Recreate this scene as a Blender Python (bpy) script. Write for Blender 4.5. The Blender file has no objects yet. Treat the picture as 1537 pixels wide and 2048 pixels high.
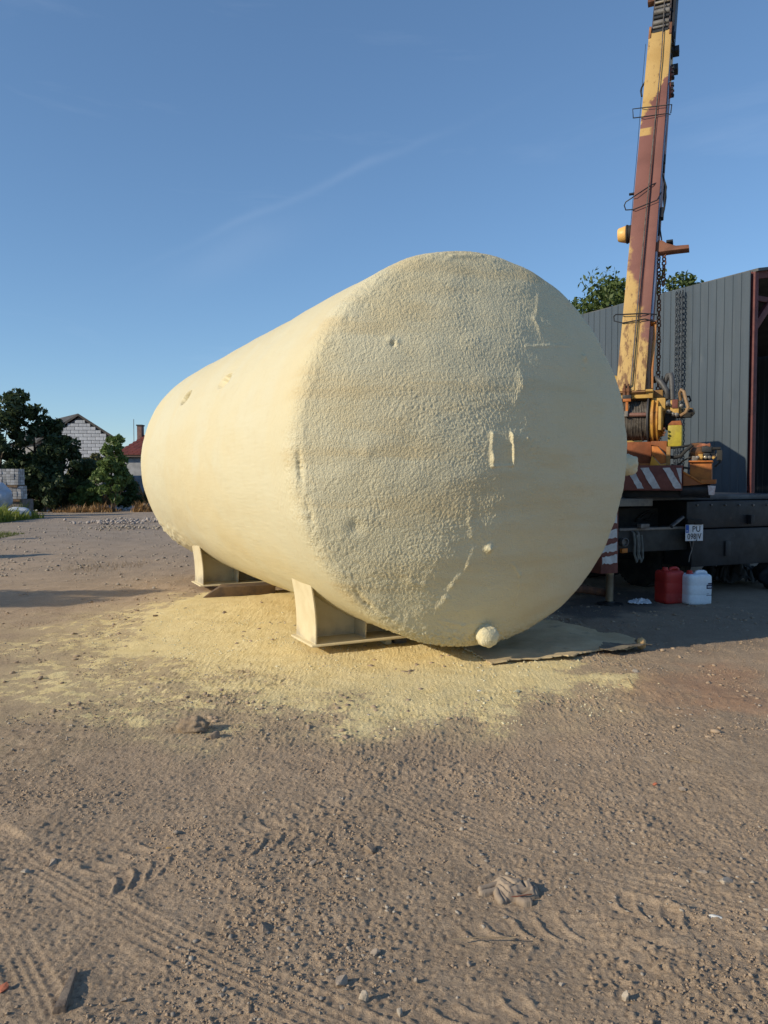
import bpy, bmesh, math, random
import numpy as np
from mathutils import Vector, Matrix, Euler
C = bpy.context
SC = C.scene
COL = SC.collection
R = math.radians
random.seed(7)
rng = np.random.default_rng(7)

# ------------------------------------------------------------------ camera
H = 1.55
F = 1540.0
PITCH = 0.0415
cam = bpy.data.cameras.new('camera')
cam.sensor_fit = 'VERTICAL'
cam.sensor_height = 36.0
cam.lens = F / 2048 * 36.0
cam.clip_start = 0.05
cam.clip_end = 2000
cam_o = bpy.data.objects.new('camera', cam)
COL.objects.link(cam_o)
cam_o.location = (0, 0, H)
cam_o.rotation_euler = (math.pi / 2 - PITCH, 0, 0)
SC.camera = cam_o

# ------------------------------------------------------------------ light
SUN_AZ, SUN_EL = R(27.5), R(24)          # the way the light travels, from +x towards +y; height of the sun
world = bpy.data.worlds.new('World')
SC.world = world
world.use_nodes = True
wt = world.node_tree
for n in list(wt.nodes):
    wt.nodes.remove(n)
wo = wt.nodes.new('ShaderNodeOutputWorld')
bg = wt.nodes.new('ShaderNodeBackground')
bg.inputs['Strength'].default_value = 0.15
sky = wt.nodes.new('ShaderNodeTexSky')
sky.sky_type = 'NISHITA'
sky.sun_disc = False
sky.sun_elevation = SUN_EL
sky.sun_rotation = R(242.5)
sky.air_density = 1.0
sky.dust_density = 0.0
sky.ozone_density = 6.0
# thin cirrus: a faint streak of ice cloud across the sky
tc = wt.nodes.new('ShaderNodeTexCoord')
mp = wt.nodes.new('ShaderNodeMapping')
mp.inputs['Rotation'].default_value = (0, R(32), 0)
mp.inputs['Scale'].default_value = (1.2, 1.2, 9.0)
nz = wt.nodes.new('ShaderNodeTexNoise')
nz.inputs['Scale'].default_value = 1.6
nz.inputs['Detail'].default_value = 7
nz.inputs['Roughness'].default_value = 0.6
nz.inputs['Distortion'].default_value = 0.5
rp = wt.nodes.new('ShaderNodeValToRGB')
rp.color_ramp.elements[0].position = 0.56
rp.color_ramp.elements[0].color = (0, 0, 0, 1)
rp.color_ramp.elements[1].position = 0.80
rp.color_ramp.elements[1].color = (0.085, 0.085, 0.085, 1)
mx = wt.nodes.new('ShaderNodeMix')
mx.data_type = 'RGBA'
mx.inputs[7].default_value = (8.5, 8.8, 9.2, 1)
wl = wt.links.new
wl(tc.outputs['Generated'], mp.inputs['Vector'])
wl(mp.outputs['Vector'], nz.inputs['Vector'])
wl(nz.outputs['Fac'], rp.inputs['Fac'])
# one long thin streak of cirrus rising to the right
def _dir(px, py):
    a, b_ = (px - 768.5) / F, (1024 - py) / F
    return Vector((a, math.cos(PITCH) + b_ * math.sin(PITCH), -math.sin(PITCH) + b_ * math.cos(PITCH))).normalized()
_d1, _d2 = _dir(330, 513), _dir(1050, 190)
_N = _d1.cross(_d2).normalized(); _T = (_d2 - _d1).normalized(); _mid = _dir(640, 372).dot(_T)
def _m(op, a, b_=None):
    n = wt.nodes.new('ShaderNodeMath'); n.operation = op
    for i, v in enumerate((a, b_)):
        if v is None: continue
        if isinstance(v, (int, float)): n.inputs[i].default_value = v
        else: wl(v, n.inputs[i])
    return n.outputs[0]
def _dot(v):
    n = wt.nodes.new('ShaderNodeVectorMath'); n.operation = 'DOT_PRODUCT'; n.inputs[1].default_value = v
    wl(tc.outputs['Generated'], n.inputs[0]); return n.outputs['Value']
nz2 = wt.nodes.new('ShaderNodeTexNoise'); nz2.inputs['Scale'].default_value = 14; nz2.inputs['Detail'].default_value = 6
wl(tc.outputs['Generated'], nz2.inputs['Vector'])
_w = _m('SUBTRACT', nz2.outputs['Fac'], .5)
_v = _m('ADD', _dot(_N), _m('MULTIPLY', _w, .014))
_g = _m('EXPONENT', _m('MULTIPLY', _m('POWER', _m('DIVIDE', _v, .0048), 2.0), -1.0))
_r = _m('EXPONENT', _m('MULTIPLY', _m('POWER', _m('DIVIDE', _m('SUBTRACT', _dot(_T), _mid), .17), 2.0), -1.0))
_g2 = _m('EXPONENT', _m('MULTIPLY', _m('POWER', _m('DIVIDE', _m('ADD', _v, -.030), .022), 2.0), -1.0))
_r2 = _m('EXPONENT', _m('MULTIPLY', _m('POWER', _m('DIVIDE', _m('SUBTRACT', _dot(_T), _mid - .11), .09), 2.0), -1.0))
_fac = _m('ADD', _m('MULTIPLY', _m('MULTIPLY', _g, _r), _m('MULTIPLY', nz2.outputs['Fac'], .040)), _m('MULTIPLY', _m('MULTIPLY', _g2, _r2), _m('MULTIPLY', nz2.outputs['Fac'], .035)))
_fac = _m('ADD', _fac, _m('MULTIPLY', rp.outputs['Color'], .45))
wl(_fac, mx.inputs[0])
gm = wt.nodes.new('ShaderNodeGamma'); gm.inputs['Gamma'].default_value = 0.80
wl(sky.outputs['Color'], gm.inputs['Color'])
tn = wt.nodes.new('ShaderNodeMix'); tn.data_type = 'RGBA'; tn.blend_type = 'MULTIPLY'; tn.inputs[0].default_value = 1.0
tn.inputs[7].default_value = (0.99, 1.06, 1.10, 1)
wl(gm.outputs['Color'], tn.inputs[6])
wl(tn.outputs[2], mx.inputs[6])
wl(mx.outputs[2], bg.inputs['Color'])
wl(bg.outputs['Background'], wo.inputs['Surface'])

sun = bpy.data.lights.new('sun', 'SUN')
sun.energy = 3.85
sun.angle = R(0.53)
sun.color = (1.0, 0.875, 0.66)
sun_o = bpy.data.objects.new('sun', sun)
COL.objects.link(sun_o)
sdir = Vector((math.cos(SUN_EL) * math.cos(SUN_AZ), math.cos(SUN_EL) * math.sin(SUN_AZ), -math.sin(SUN_EL)))
sun_o.rotation_euler = sdir.to_track_quat('-Z', 'Y').to_euler()
sun_o.location = (-20, -8, 14)

SC.view_settings.view_transform = 'Standard'
SC.view_settings.look = 'None'
SC.view_settings.exposure = 0.24
SC.view_settings.gamma = 1.0
SC.view_settings.use_curve_mapping = False

# ------------------------------------------------------------------ where a sight line meets the place
cp, sp = math.cos(PITCH), math.sin(PITCH)
def ray(px, py):
    a = (px - 768.5) / F
    b = (1024 - py) / F
    return Vector((a, cp + b * sp, -sp + b * cp))
def at(px, py, Y):
    d = ray(px, py)
    t = Y / d.y
    return Vector((0, 0, H)) + d * t
def gp(px, py, z=0.0):
    d = ray(px, py)
    t = (z - H) / d.z
    return Vector((0, 0, H)) + d * t
def on_plane(px, py, P, N):
    d = ray(px, py)
    o = Vector((0, 0, H))
    t = (P - o).dot(N) / d.dot(N)
    return o + d * t

# ------------------------------------------------------------------ noise
_p = np.random.default_rng(3).permutation(256)
_perm = np.r_[_p, _p, _p]
_g3 = np.array([(1,1,0),(-1,1,0),(1,-1,0),(-1,-1,0),(1,0,1),(-1,0,1),(1,0,-1),(-1,0,-1),(0,1,1),(0,-1,1),(0,1,-1),(0,-1,-1),(1,1,0),(-1,1,0),(0,-1,1),(0,-1,-1)], float)
def pn3(x, y, z):
    xi = np.floor(x).astype(int); yi = np.floor(y).astype(int); zi = np.floor(z).astype(int)
    xf = x - xi; yf = y - yi; zf = z - zi
    xi &= 255; yi &= 255; zi &= 255
    u = xf**3 * (xf * (xf * 6 - 15) + 10); v = yf**3 * (yf * (yf * 6 - 15) + 10); w = zf**3 * (zf * (zf * 6 - 15) + 10)
    def g(a, b, c):
        h = _perm[_perm[_perm[xi + a] + yi + b] + zi + c] & 15
        q = _g3[h]
        return q[..., 0] * (xf - a) + q[..., 1] * (yf - b) + q[..., 2] * (zf - c)
    l = lambda a, b, t: a + t * (b - a)
    return l(l(l(g(0,0,0), g(1,0,0), u), l(g(0,1,0), g(1,1,0), u), v), l(l(g(0,0,1), g(1,0,1), u), l(g(0,1,1), g(1,1,1), u), v), w)
_a = np.linspace(0, 2 * np.pi, 32, endpoint=False)
_g2 = np.stack([np.cos(_a), np.sin(_a)], -1) * 1.3
def pn2(x, y, sd=0):
    x = x + sd * 17.31; y = y + sd * 9.73
    xi = np.floor(x).astype(int); yi = np.floor(y).astype(int)
    xf = x - xi; yf = y - yi
    xi &= 255; yi &= 255
    u = xf**3 * (xf * (xf * 6 - 15) + 10); v = yf**3 * (yf * (yf * 6 - 15) + 10)
    def g(a, b):
        q = _g2[_perm[_perm[xi + a] + yi + b] & 31]
        return q[..., 0] * (xf - a) + q[..., 1] * (yf - b)
    n0 = g(0, 0) + u * (g(1, 0) - g(0, 0)); n1 = g(0, 1) + u * (g(1, 1) - g(0, 1))
    return n0 + v * (n1 - n0)
def fbm2(x, y, o=4, sd=0, gain=.5):
    s = 0; a = 1.0
    for i in range(o):
        s = s + a * pn2(x * 2**i, y * 2**i, sd + i); a *= gain
    return s
def crumbs(x, y, sc, seed, keep=.5, pw=2.0):   # rounded lumps of random height, one per cell
    X = x*sc; Y = y*sc; xi = np.floor(X).astype(int); yi = np.floor(Y).astype(int); out = np.zeros(x.shape)
    for dx in (-1, 0, 1):
        for dy in (-1, 0, 1):
            a = xi + dx; b = yi + dy
            h = (a*374761393 + b*668265263 + seed*974711) & 0x7fffffff
            h = ((h ^ (h >> 13)) * 1274126177) & 0x7fffffff
            r1 = (h & 1023)/1023.; r2 = ((h >> 10) & 1023)/1023.; r3 = ((h >> 20) & 1023)/1023.
            am = np.where(r3 > 1-keep, ((r3-1+keep)/keep)**pw*.75 + .25, 0); rad = .30 + .38*((r1*7.3+r2*3.1) % 1)
            d2 = ((X-a-r1)**2*(1+.5*r2) + (Y-b-r2)**2) / rad**2
            out = np.maximum(out, am*rad*1.6*np.sqrt(np.clip(1-d2, 0, 1)))
    return out
def sstep(a, b, x):
    t = np.clip((x - a) / (b - a), 0, 1)
    return t * t * (3 - 2 * t)

# ------------------------------------------------------------------ materials
def _new(name):
    m = bpy.data.materials.new(name); m.use_nodes = True
    t = m.node_tree
    return m, t, t.nodes['Principled BSDF'], t.links.new
def _noise(t, L, vec, scale, detail=6, rough=.6, dist=0):
    n = t.nodes.new('ShaderNodeTexNoise')
    n.inputs['Scale'].default_value = scale; n.inputs['Detail'].default_value = detail
    n.inputs['Roughness'].default_value = rough; n.inputs['Distortion'].default_value = dist
    if vec: L(vec, n.inputs['Vector'])
    return n.outputs['Fac']
def _ramp(t, L, fac, lo, hi):
    r = t.nodes.new('ShaderNodeMapRange'); r.interpolation_type = 'SMOOTHSTEP'
    r.inputs['From Min'].default_value = lo; r.inputs['From Max'].default_value = hi
    L(fac, r.inputs['Value'])
    return r.outputs['Result']
def _mix(t, L, fac, a, b):
    m = t.nodes.new('ShaderNodeMix'); m.data_type = 'RGBA'
    if isinstance(fac, float): m.inputs[0].default_value = fac
    else: L(fac, m.inputs[0])
    for s, v in ((6, a), (7, b)):
        if isinstance(v, (tuple, list)): m.inputs[s].default_value = (*v, 1)
        else: L(v, m.inputs[s])
    return m.outputs[2]
def _math(t, L, op, a, b=None):
    m = t.nodes.new('ShaderNodeMath'); m.operation = op
    for i, v in enumerate((a, b)):
        if v is None: continue
        if isinstance(v, (int, float)): m.inputs[i].default_value = v
        else: L(v, m.inputs[i])
    return m.outputs[0]
def _bump(t, L, h, strength, dist, nrm=None):
    b = t.nodes.new('ShaderNodeBump'); b.inputs['Strength'].default_value = strength; b.inputs['Distance'].default_value = dist
    L(h, b.inputs['Height'])
    if nrm: L(nrm, b.inputs['Normal'])
    return b.outputs['Normal']
def pm(name, c1, c2=None, s=3.0, stretch=None, lo=.4, hi=.62, rough=.75, metal=0.0, bump=.25, bs=60, bd=.01, spot=None, spec=.4):
    m, t, b, L = _new(name)
    co = t.nodes.new('ShaderNodeTexCoord').outputs['Object']
    if stretch:
        mp_ = t.nodes.new('ShaderNodeMapping'); mp_.inputs['Scale'].default_value = stretch; L(co, mp_.inputs['Vector']); co = mp_.outputs['Vector']
    c2 = c2 or tuple(v * .72 for v in c1)
    col = _mix(t, L, _ramp(t, L, _noise(t, L, co, s), lo, hi), c1, c2)
    if spot:
        sc, ss, slo, shi = spot
        col = _mix(t, L, _ramp(t, L, _noise(t, L, co, ss, 8, .7), slo, shi), col, sc)
    fine = _noise(t, L, co, bs * .6, 4)
    mv = t.nodes.new('ShaderNodeHueSaturation'); L(col, mv.inputs['Color'])
    L(_math(t, L, 'ADD', _math(t, L, 'MULTIPLY', fine, .3), .85), mv.inputs['Value'])
    L(mv.outputs['Color'], b.inputs['Base Color'])
    rr = _math(t, L, 'ADD', _math(t, L, 'MULTIPLY', _noise(t, L, co, s * 4), .3), rough - .15)
    L(rr, b.inputs['Roughness'])
    b.inputs['Metallic'].default_value = metal
    b.inputs['Specular IOR Level'].default_value = spec
    if bump: L(_bump(t, L, _noise(t, L, co, bs, 5), bump, bd), b.inputs['Normal'])
    return m

# ------------------------------------------------------------------ mesh builder
class MB:
    def __init__(s): s.v = []; s.f = []
    def add(s, vs, fs):
        o = len(s.v); s.v += [Vector(q) for q in vs]; s.f += [tuple(i + o for i in q) for q in fs]; return s
    def hexa(s, p):      # 8 corners, bottom ring then top ring
        return s.add(p, [(3,2,1,0),(4,5,6,7),(0,1,5,4),(1,2,6,5),(2,3,7,6),(3,0,4,7)])
    def box(s, c, d, ax=None):
        c = Vector(c); ax = ax or (Vector((1,0,0)), Vector((0,1,0)), Vector((0,0,1)))
        x, y, z = (ax[i] * d[i] / 2 for i in range(3))
        return s.hexa([c-x-y-z, c+x-y-z, c+x+y-z, c-x+y-z, c-x-y+z, c+x-y+z, c+x+y+z, c-x+y+z])
    def prism(s, poly, ext):   # polygon of points, extruded by vector ext
        n = len(poly); a = [Vector(q) for q in poly]; b = [q + Vector(ext) for q in a]
        return s.add(a + b, [tuple(range(n))[::-1], tuple(range(n, 2*n))] + [(i, (i+1) % n, n + (i+1) % n, n + i) for i in range(n)])
    def tube(s, pts, r, n=8, caps=True, closed=False):
        pts = [Vector(q) for q in pts]; m = len(pts)
        rs = r if isinstance(r, (list, tuple)) else [r] * m
        prev = None; vs = []; fs = []
        for i, q in enumerate(pts):
            if closed: d = pts[(i+1) % m] - pts[i-1]
            else: d = pts[min(i+1, m-1)] - pts[max(i-1, 0)]
            d.normalize()
            if prev is None: u = d.orthogonal().normalized()
            else:
                u = prev - d * prev.dot(d)
                u = u.normalized() if u.length > 1e-6 else d.orthogonal().normalized()
            prev = u; w = d.cross(u)
            for k in range(n):
                a = 2 * math.pi * k / n
                vs.append(q + (u * math.cos(a) + w * math.sin(a)) * rs[i])
        for i in range(m if closed else m - 1):
            j = (i + 1) % m
            for k in range(n):
                fs.append((i*n+k, i*n+(k+1) % n, j*n+(k+1) % n, j*n+k))
        if caps and not closed:
            fs.append(tuple(range(n))[::-1]); fs.append(tuple((m-1)*n + k for k in range(n)))
        return s.add(vs, fs)
    def lathe(s, p0, ax, prof, n=24):   # prof: (distance along axis, radius)
        ax = Vector(ax).normalized(); u = ax.orthogonal().normalized(); w = ax.cross(u)
        vs = []; fs = []
        for (h, r) in prof:
            for k in range(n):
                a = 2 * math.pi * k / n
                vs.append(Vector(p0) + ax * h + (u * math.cos(a) + w * math.sin(a)) * r)
        m = len(prof)
        for i in range(m - 1):
            for k in range(n):
                fs.append((i*n+k, i*n+(k+1) % n, (i+1)*n+(k+1) % n, (i+1)*n+k))
        if prof[0][1] > 1e-5: fs.append(tuple(range(n))[::-1])
        if prof[-1][1] > 1e-5: fs.append(tuple((m-1)*n + k for k in range(n)))
        return s.add(vs, fs)
    def build(s, name, mat, parent=None, frame=None, bevel=0, smooth=35, seg=2):
        me = bpy.data.meshes.new(name)
        inv = None
        if frame is None and parent is not None: inv = WORLD[parent.name].inverted()
        vs = [inv @ q for q in s.v] if inv else s.v
        me.from_pydata([tuple(q) for q in vs], [], s.f)
        bm = bmesh.new(); bm.from_mesh(me)
        bmesh.ops.recalc_face_normals(bm, faces=bm.faces)
        if bevel:
            es = [e for e in bm.edges if len(e.link_faces) == 2 and e.calc_face_angle(0) > R(30)]
            bmesh.ops.bevel(bm, geom=es, offset=bevel, segments=seg, affect='EDGES', clamp_overlap=True, profile=.6)
        bm.to_mesh(me); bm.free()
        return link(name, me, mat, parent, frame, smooth)
WORLD = {}
def link(name, me, mat, parent=None, frame=None, smooth=35):
    if smooth:
        me.polygons.foreach_set('use_smooth', [True] * len(me.polygons))
        if smooth < 180: me.set_sharp_from_angle(angle=R(smooth))
    if mat: me.materials.append(mat)
    o = bpy.data.objects.new(name, me); COL.objects.link(o)
    if parent is not None: o.parent = parent
    if frame is not None: o.matrix_local = frame if parent is None else WORLD[parent.name].inverted() @ frame
    WORLD[o.name] = frame.copy() if frame is not None else (WORLD[parent.name].copy() if parent is not None else Matrix())
    return o
def tag(o, label, cat, group=None):
    o['label'] = label; o['category'] = cat
    if group: o['group'] = group
    return o
def thing(name, label, cat, loc=(0,0,0), rz=0.0, group=None):
    o = bpy.data.objects.new(name, None); COL.objects.link(o)
    o.location = loc; o.rotation_euler = (0, 0, rz); o.empty_display_size = .2
    WORLD[o.name] = Matrix.Translation(loc) @ Matrix.Rotation(rz, 4, 'Z')
    return tag(o, label, cat, group)
def share(src, name, parent, mw):      # a piece that shares mesh data with src
    o = bpy.data.objects.new(name, src.data); COL.objects.link(o)
    o.parent = parent
    o.matrix_local = WORLD[parent.name].inverted() @ mw
    return o
def grid_mesh(name, X, Y, Z):          # arrays (rows, cols)
    r, c = X.shape
    me = bpy.data.meshes.new(name)
    v = np.stack([X, Y, Z], -1).reshape(-1, 3).astype(np.float32)
    i = np.arange(r * c).reshape(r, c)
    q = np.stack([i[:-1, :-1], i[:-1, 1:], i[1:, 1:], i[1:, :-1]], -1).reshape(-1, 4)
    raw_mesh(me, v, q)
    return me
def raw_mesh(me, v, q):
    k = q.shape[1]
    me.vertices.add(len(v)); me.vertices.foreach_set('co', np.ascontiguousarray(v, np.float32).ravel())
    me.loops.add(q.size); me.loops.foreach_set('vertex_index', np.ascontiguousarray(q, np.int32).ravel())
    me.polygons.add(len(q)); me.polygons.foreach_set('loop_start', np.arange(0, q.size, k, dtype=np.int32))
    me.polygons.foreach_set('loop_total', np.full(len(q), k, np.int32))
    me.update(calc_edges=True); me.validate()
def attr(me, name, a):
    x = me.attributes.new(name, 'FLOAT', 'POINT'); x.data.foreach_set('value', np.ascontiguousarray(a, np.float32).ravel())

# ================================================================== GROUND
def P2(lst): return np.array([tuple(gp(*q))[:2] for q in lst])
def poly_sd(x, y, poly):               # signed distance, negative inside
    d = np.full(x.shape, 1e9); ins = np.zeros(x.shape, bool)
    for i in range(len(poly)):
        a = poly[i]; b = poly[(i+1) % len(poly)]
        e = b - a; t = np.clip(((x-a[0])*e[0] + (y-a[1])*e[1]) / (e @ e), 0, 1)
        d = np.minimum(d, np.hypot(x-a[0]-t*e[0], y-a[1]-t*e[1]))
        c = ((a[1] > y) != (b[1] > y))
        with np.errstate(all='ignore'):
            xx = (b[0]-a[0]) * (y-a[1]) / (b[1]-a[1]) + a[0]
        ins ^= c & (x < xx)
    return np.where(ins, -d, d)
def track_st(x, y, line):              # arc length and sideways offset along a line
    best = np.full(x.shape, 1e9); S = np.zeros(x.shape); T = np.full(x.shape, 9.0); acc = 0
    for i in range(len(line) - 1):
        a, b = line[i], line[i+1]; e = b - a; l = np.hypot(*e)
        t = np.clip(((x-a[0])*e[0] + (y-a[1])*e[1]) / l**2, 0, 1)
        dx = x-a[0]-t*e[0]; dy = y-a[1]-t*e[1]; d = np.hypot(dx, dy)
        m = d < best
        best = np.where(m, d, best); S = np.where(m, acc + t*l, S)
        T = np.where(m, np.sign(e[0]*dy - e[1]*dx) * d, T); acc += l
    end = sstep(0, .12, S) * sstep(0, .12, acc - S)
    return S, T, end
FOAM = P2([(400,1182),(300,1215),(225,1262),(210,1310),(330,1335),(420,1350),(560,1395),(700,1425),(860,1440),(1010,1436),(1130,1408),(1205,1368),(1200,1340),(1110,1290),(1100,1240),(900,1200),(640,1175)])
FOAM2 = P2([(330,1190),(60,1240),(-60,1300),(-80,1460),(150,1505),(520,1478),(760,1500),(1000,1478),(1250,1420),(1260,1350),(1100,1250),(700,1170)])
OIL = P2([(1090,1215),(1170,1180),(1330,1180),(1345,1215),(1250,1240),(1120,1250)])
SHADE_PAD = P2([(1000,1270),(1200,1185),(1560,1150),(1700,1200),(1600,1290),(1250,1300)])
RED = P2([(1230,1360),(1330,1340),(1480,1325),(1560,1330),(1560,1410),(1400,1430),(1290,1410)])
TRACKS = [
 ('car', [(-60,1650),(60,1735),(180,1800),(300,1865),(430,1930),(560,1985),(700,2050),(860,2110)], .175),
 ('car', [(-70,1740),(20,1880),(75,1990),(110,2100)], .155),
 ('car', [(560,1505),(700,1560),(850,1625),(1000,1690),(1200,1745),(1400,1800),(1620,1860)], .20),
 ('lug', [(150,1790),(260,1735),(350,1700),(470,1690),(600,1655)], .30),
 ('lug', [(880,1905),(1020,1880),(1180,1880),(1300,1930),(1420,2010)], .30),
 ('lug', [(900,1735),(1000,1745),(1150,1790),(1260,1830),(1400,1880),(1560,1960)], .26),
 ('lug', [(820,2090),(1000,2030),(1120,2040)], .24),
 ('car', [(830,1475),(650,1440),(480,1420),(300,1400)], .22),
]
def ground_h(x, y, fine=True):
    near = 1 - sstep(6, 16, y)
    h = .030 * fbm2(x*.45, y*.45, 3, 1) * sstep(0, 3, y+2) + .012 * fbm2(x*2.1, y*2.1, 3, 2)
    if not fine: return h
    lump = fbm2(x*6, y*6, 3, 5)
    rough = sstep(-.25, .35, fbm2(x*.9, y*.9, 3, 8))
    soft = sstep(.30, -.30, fbm2(x*1.3+4, y*1.3, 3, 15))       # trodden smooth here and there
    h = h + (.0022 + .0028*rough) * lump + (.0016 + .0022*rough) * (pn2(x*21, y*21, 12) + .8*pn2(x*44, y*44, 13))
    k_ = (.25 + .75*rough) * (1 - .55*soft)
    h = h + .006*k_*crumbs(x, y, 12, 3, .12, 2.5) + .006*k_*crumbs(x, y, 25, 5, .28, 2) + .013*(.4+.6*k_)*crumbs(x, y, 46, 7, .5, 1.7) + .012*(.6+.4*k_)*crumbs(x, y, 74, 9, .55, 1.4)
    for kind, pts, w in TRACKS:
        line = P2(pts)
        x0, y0 = line.min(0) - .4; x1, y1 = line.max(0) + .4
        m = (x > x0) & (x < x1) & (y > y0) & (y < y1)
        if not m.any(): continue
        s, t, e = track_st(x[m], y[m], line)
        ww = w / 2
        edge = 1 - sstep(ww*.86, ww*1.06, np.abs(t))
        wear = sstep(-.42, .12, fbm2(x[m]*2.3, y[m]*2.3, 2, 21 + len(pts)))
        if kind == 'car':
            lines = np.exp(-(((np.abs(t) - ww*.36) / .0052)**2)) + np.exp(-(((np.abs(t) - ww*.90) / .006)**2)) + .8*np.exp(-((t / .005)**2))
            ph = (s + .35*np.abs(t)) / .040
            ribs = (.5 + .5*np.cos(2*np.pi*ph))**3 * (np.abs(t) > ww*.40)
            ribs2 = (.5 + .5*np.cos(2*np.pi*(s - .5*t) / .026))**3 * (np.abs(t) < ww*.36)
            pat = -.0018 + .0056*np.clip(lines, 0, 1) + .0034*np.clip(ribs + .7*ribs2, 0, 1)
        else:
            ph = (s + np.abs(t)*.75 + .02*np.sin(t*30)) / .082 + .5*(t > 0)
            ridge = np.clip(1.6*(np.abs((ph % 1) - .5)*2 - .52), 0, 1)
            pat = -.007 + .0145*ridge * (np.abs(t) > .012)
        berm = .0055 * np.exp(-(((np.abs(t) - ww*1.12) / .022)**2))
        k = edge * e * wear
        hm = h[m]
        h[m] = hm * (1 - .45*k) + pat * k + berm * e * wear * (.6 + 1.2*pn2(x[m]*9, y[m]*9, 31))
    return h
def build_ground():
    ys = [-40, -14, -5, -1, .6, 1.2, 1.6, 1.85, 2.0]
    while ys[-1] < 900:
        y = ys[-1]; ys.append(y + max(.0050, (.92 if y < 4 else 1.15) * y*y / 1193) if y < 30 else y * 1.09)
    xs = [0.0]
    while xs[-1] < 900:
        x = xs[-1]; xs.append(x + (.0066 if x < 1.6 else .0066 + (x-1.6)*.014 if x < 8 else x*.09))
    xs = np.array(xs); xs = np.r_[-xs[::-1], xs[1:]]
    X, Y = np.meshgrid(xs, np.array(ys))
    near = (Y > 1.5) & (Y < 26) & (np.abs(X) < 14)
    Z = ground_h(X, Y, False)
    xn, yn = X[near], Y[near]
    hn = ground_h(xn, yn)
    nz_ = fbm2(xn*1.5, yn*1.5, 5, 41, .62)
    sd1 = poly_sd(xn, yn, FOAM); sd2 = poly_sd(xn, yn, FOAM2)
    foam = sstep(.45, -.60, sd1 + .55*nz_)
    foam2 = .72 * sstep(.35, -.75, sd2 + .5*nz_) * sstep(-.25, .30, fbm2(xn*4.5, yn*6, 5, 43, .78) + .05)
    fo = np.maximum(foam, foam2)
    crumb = np.abs(pn2(xn*30, yn*30, 51)) + .8*np.abs(pn2(xn*17, yn*17, 52))
    hn = hn*(1-.55*foam) + .45*foam*ground_h(xn, yn, False) + foam * (.006 + .002*(crumb - .3) + .003*crumbs(xn, yn, 24, 11, .4, 2) + .005*crumbs(xn, yn, 50, 13, .5, 1.5)) * (1 - sstep(9, 13, yn))
    Z[near] = hn
    fa = np.zeros(X.shape); fa[near] = fo
    so_ = np.zeros(X.shape); so_[near] = sstep(.45, -.9, sd2 + .5*nz_)
    oil_shade = np.zeros(X.shape); oil_shade[near] = np.maximum(sstep(.3, -.3, poly_sd(xn, yn, OIL) + .3*nz_), .45*sstep(.6, -.6, poly_sd(xn, yn, SHADE_PAD) + .3*nz_))  # oil stain, plus shade painted into the soil colour at part strength
    red = np.zeros(X.shape); red[near] = sstep(.35, -.5, poly_sd(xn, yn, RED) + .5*nz_)
    me = grid_mesh('ground', X, Y, Z)
    attr(me, 'foam', fa); attr(me, 'soft', so_); attr(me, 'oil_shade', oil_shade); attr(me, 'red', red)
    m, t, b, L = _new('dirt')
    geo = t.nodes.new('ShaderNodeNewGeometry').outputs['Position']
    def A(n):
        q = t.nodes.new('ShaderNodeAttribute'); q.attribute_name = n; return q.outputs['Fac']
    big = _noise(t, L, geo, .55, 6, .6); mid = _noise(t, L, geo, 5, 8, .7); fin = _noise(t, L, geo, 60, 6, .7); vf = _noise(t, L, geo, 210, 3, .6)
    col = _mix(t, L, _ramp(t, L, big, .36, .64), (.50,.37,.255), (.41,.308,.215))
    col = _mix(t, L, _ramp(t, L, mid, .42, .75), col, (.54,.408,.285))
    col = _mix(t, L, _math(t, L, 'MULTIPLY', _ramp(t, L, fin, .50, .66), .58), col, (.185,.132,.095))
    col = _mix(t, L, _math(t, L, 'MULTIPLY', _ramp(t, L, vf, .60, .72), .5), col, (.54,.46,.375))
    col = _mix(t, L, _math(t, L, 'MULTIPLY', A('red'), .55), col, (.46,.25,.15))
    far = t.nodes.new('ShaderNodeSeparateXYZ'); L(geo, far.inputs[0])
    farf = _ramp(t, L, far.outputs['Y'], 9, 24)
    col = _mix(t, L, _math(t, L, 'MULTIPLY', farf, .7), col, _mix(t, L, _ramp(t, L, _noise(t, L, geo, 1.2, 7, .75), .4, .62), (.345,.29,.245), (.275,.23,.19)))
    col = _mix(t, L, _math(t, L, 'MULTIPLY', A('oil_shade'), .85), col, (.085,.08,.075))
    fm = _math(t, L, 'ADD', A('foam'), _math(t, L, 'ADD', _math(t, L, 'MULTIPLY', _math(t, L, 'SUBTRACT', _noise(t, L, geo, 24, 6, .75), .5), 1.2), _math(t, L, 'MULTIPLY', _math(t, L, 'SUBTRACT', _noise(t, L, geo, 95, 3, .6), .5), .9)))
    fm = _ramp(t, L, fm, .30, .70)
    fm = _math(t, L, 'MAXIMUM', _math(t, L, 'MULTIPLY', fm, _ramp(t, L, A('foam'), .02, .30)), _math(t, L, 'MULTIPLY', A('soft'), .36))
    fcol = _mix(t, L, _ramp(t, L, mid, .35, .7), (.90,.745,.415), (.83,.66,.33))
    col = _mix(t, L, fm, col, fcol)
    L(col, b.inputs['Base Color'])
    b.inputs['Roughness'].default_value = .95; b.inputs['Specular IOR Level'].default_value = .12
    hgt = _math(t, L, 'ADD', _math(t, L, 'MULTIPLY', fin, 1.0), _math(t, L, 'MULTIPLY', vf, .35))
    hgt = _math(t, L, 'ADD', hgt, _math(t, L, 'MULTIPLY', fm, .25))
    n1 = _bump(t, L, _noise(t, L, geo, 140, 4, .7), .8, .006, _bump(t, L, hgt, .9, .013))
    fb = _bump(t, L, _noise(t, L, geo, 26, 7, .8), .55, .025, n1)
    L(fb, b.inputs['Normal'])
    o = link('ground', me, m, smooth=180)
    o['kind'] = 'structure'
    return o
build_ground()
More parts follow.
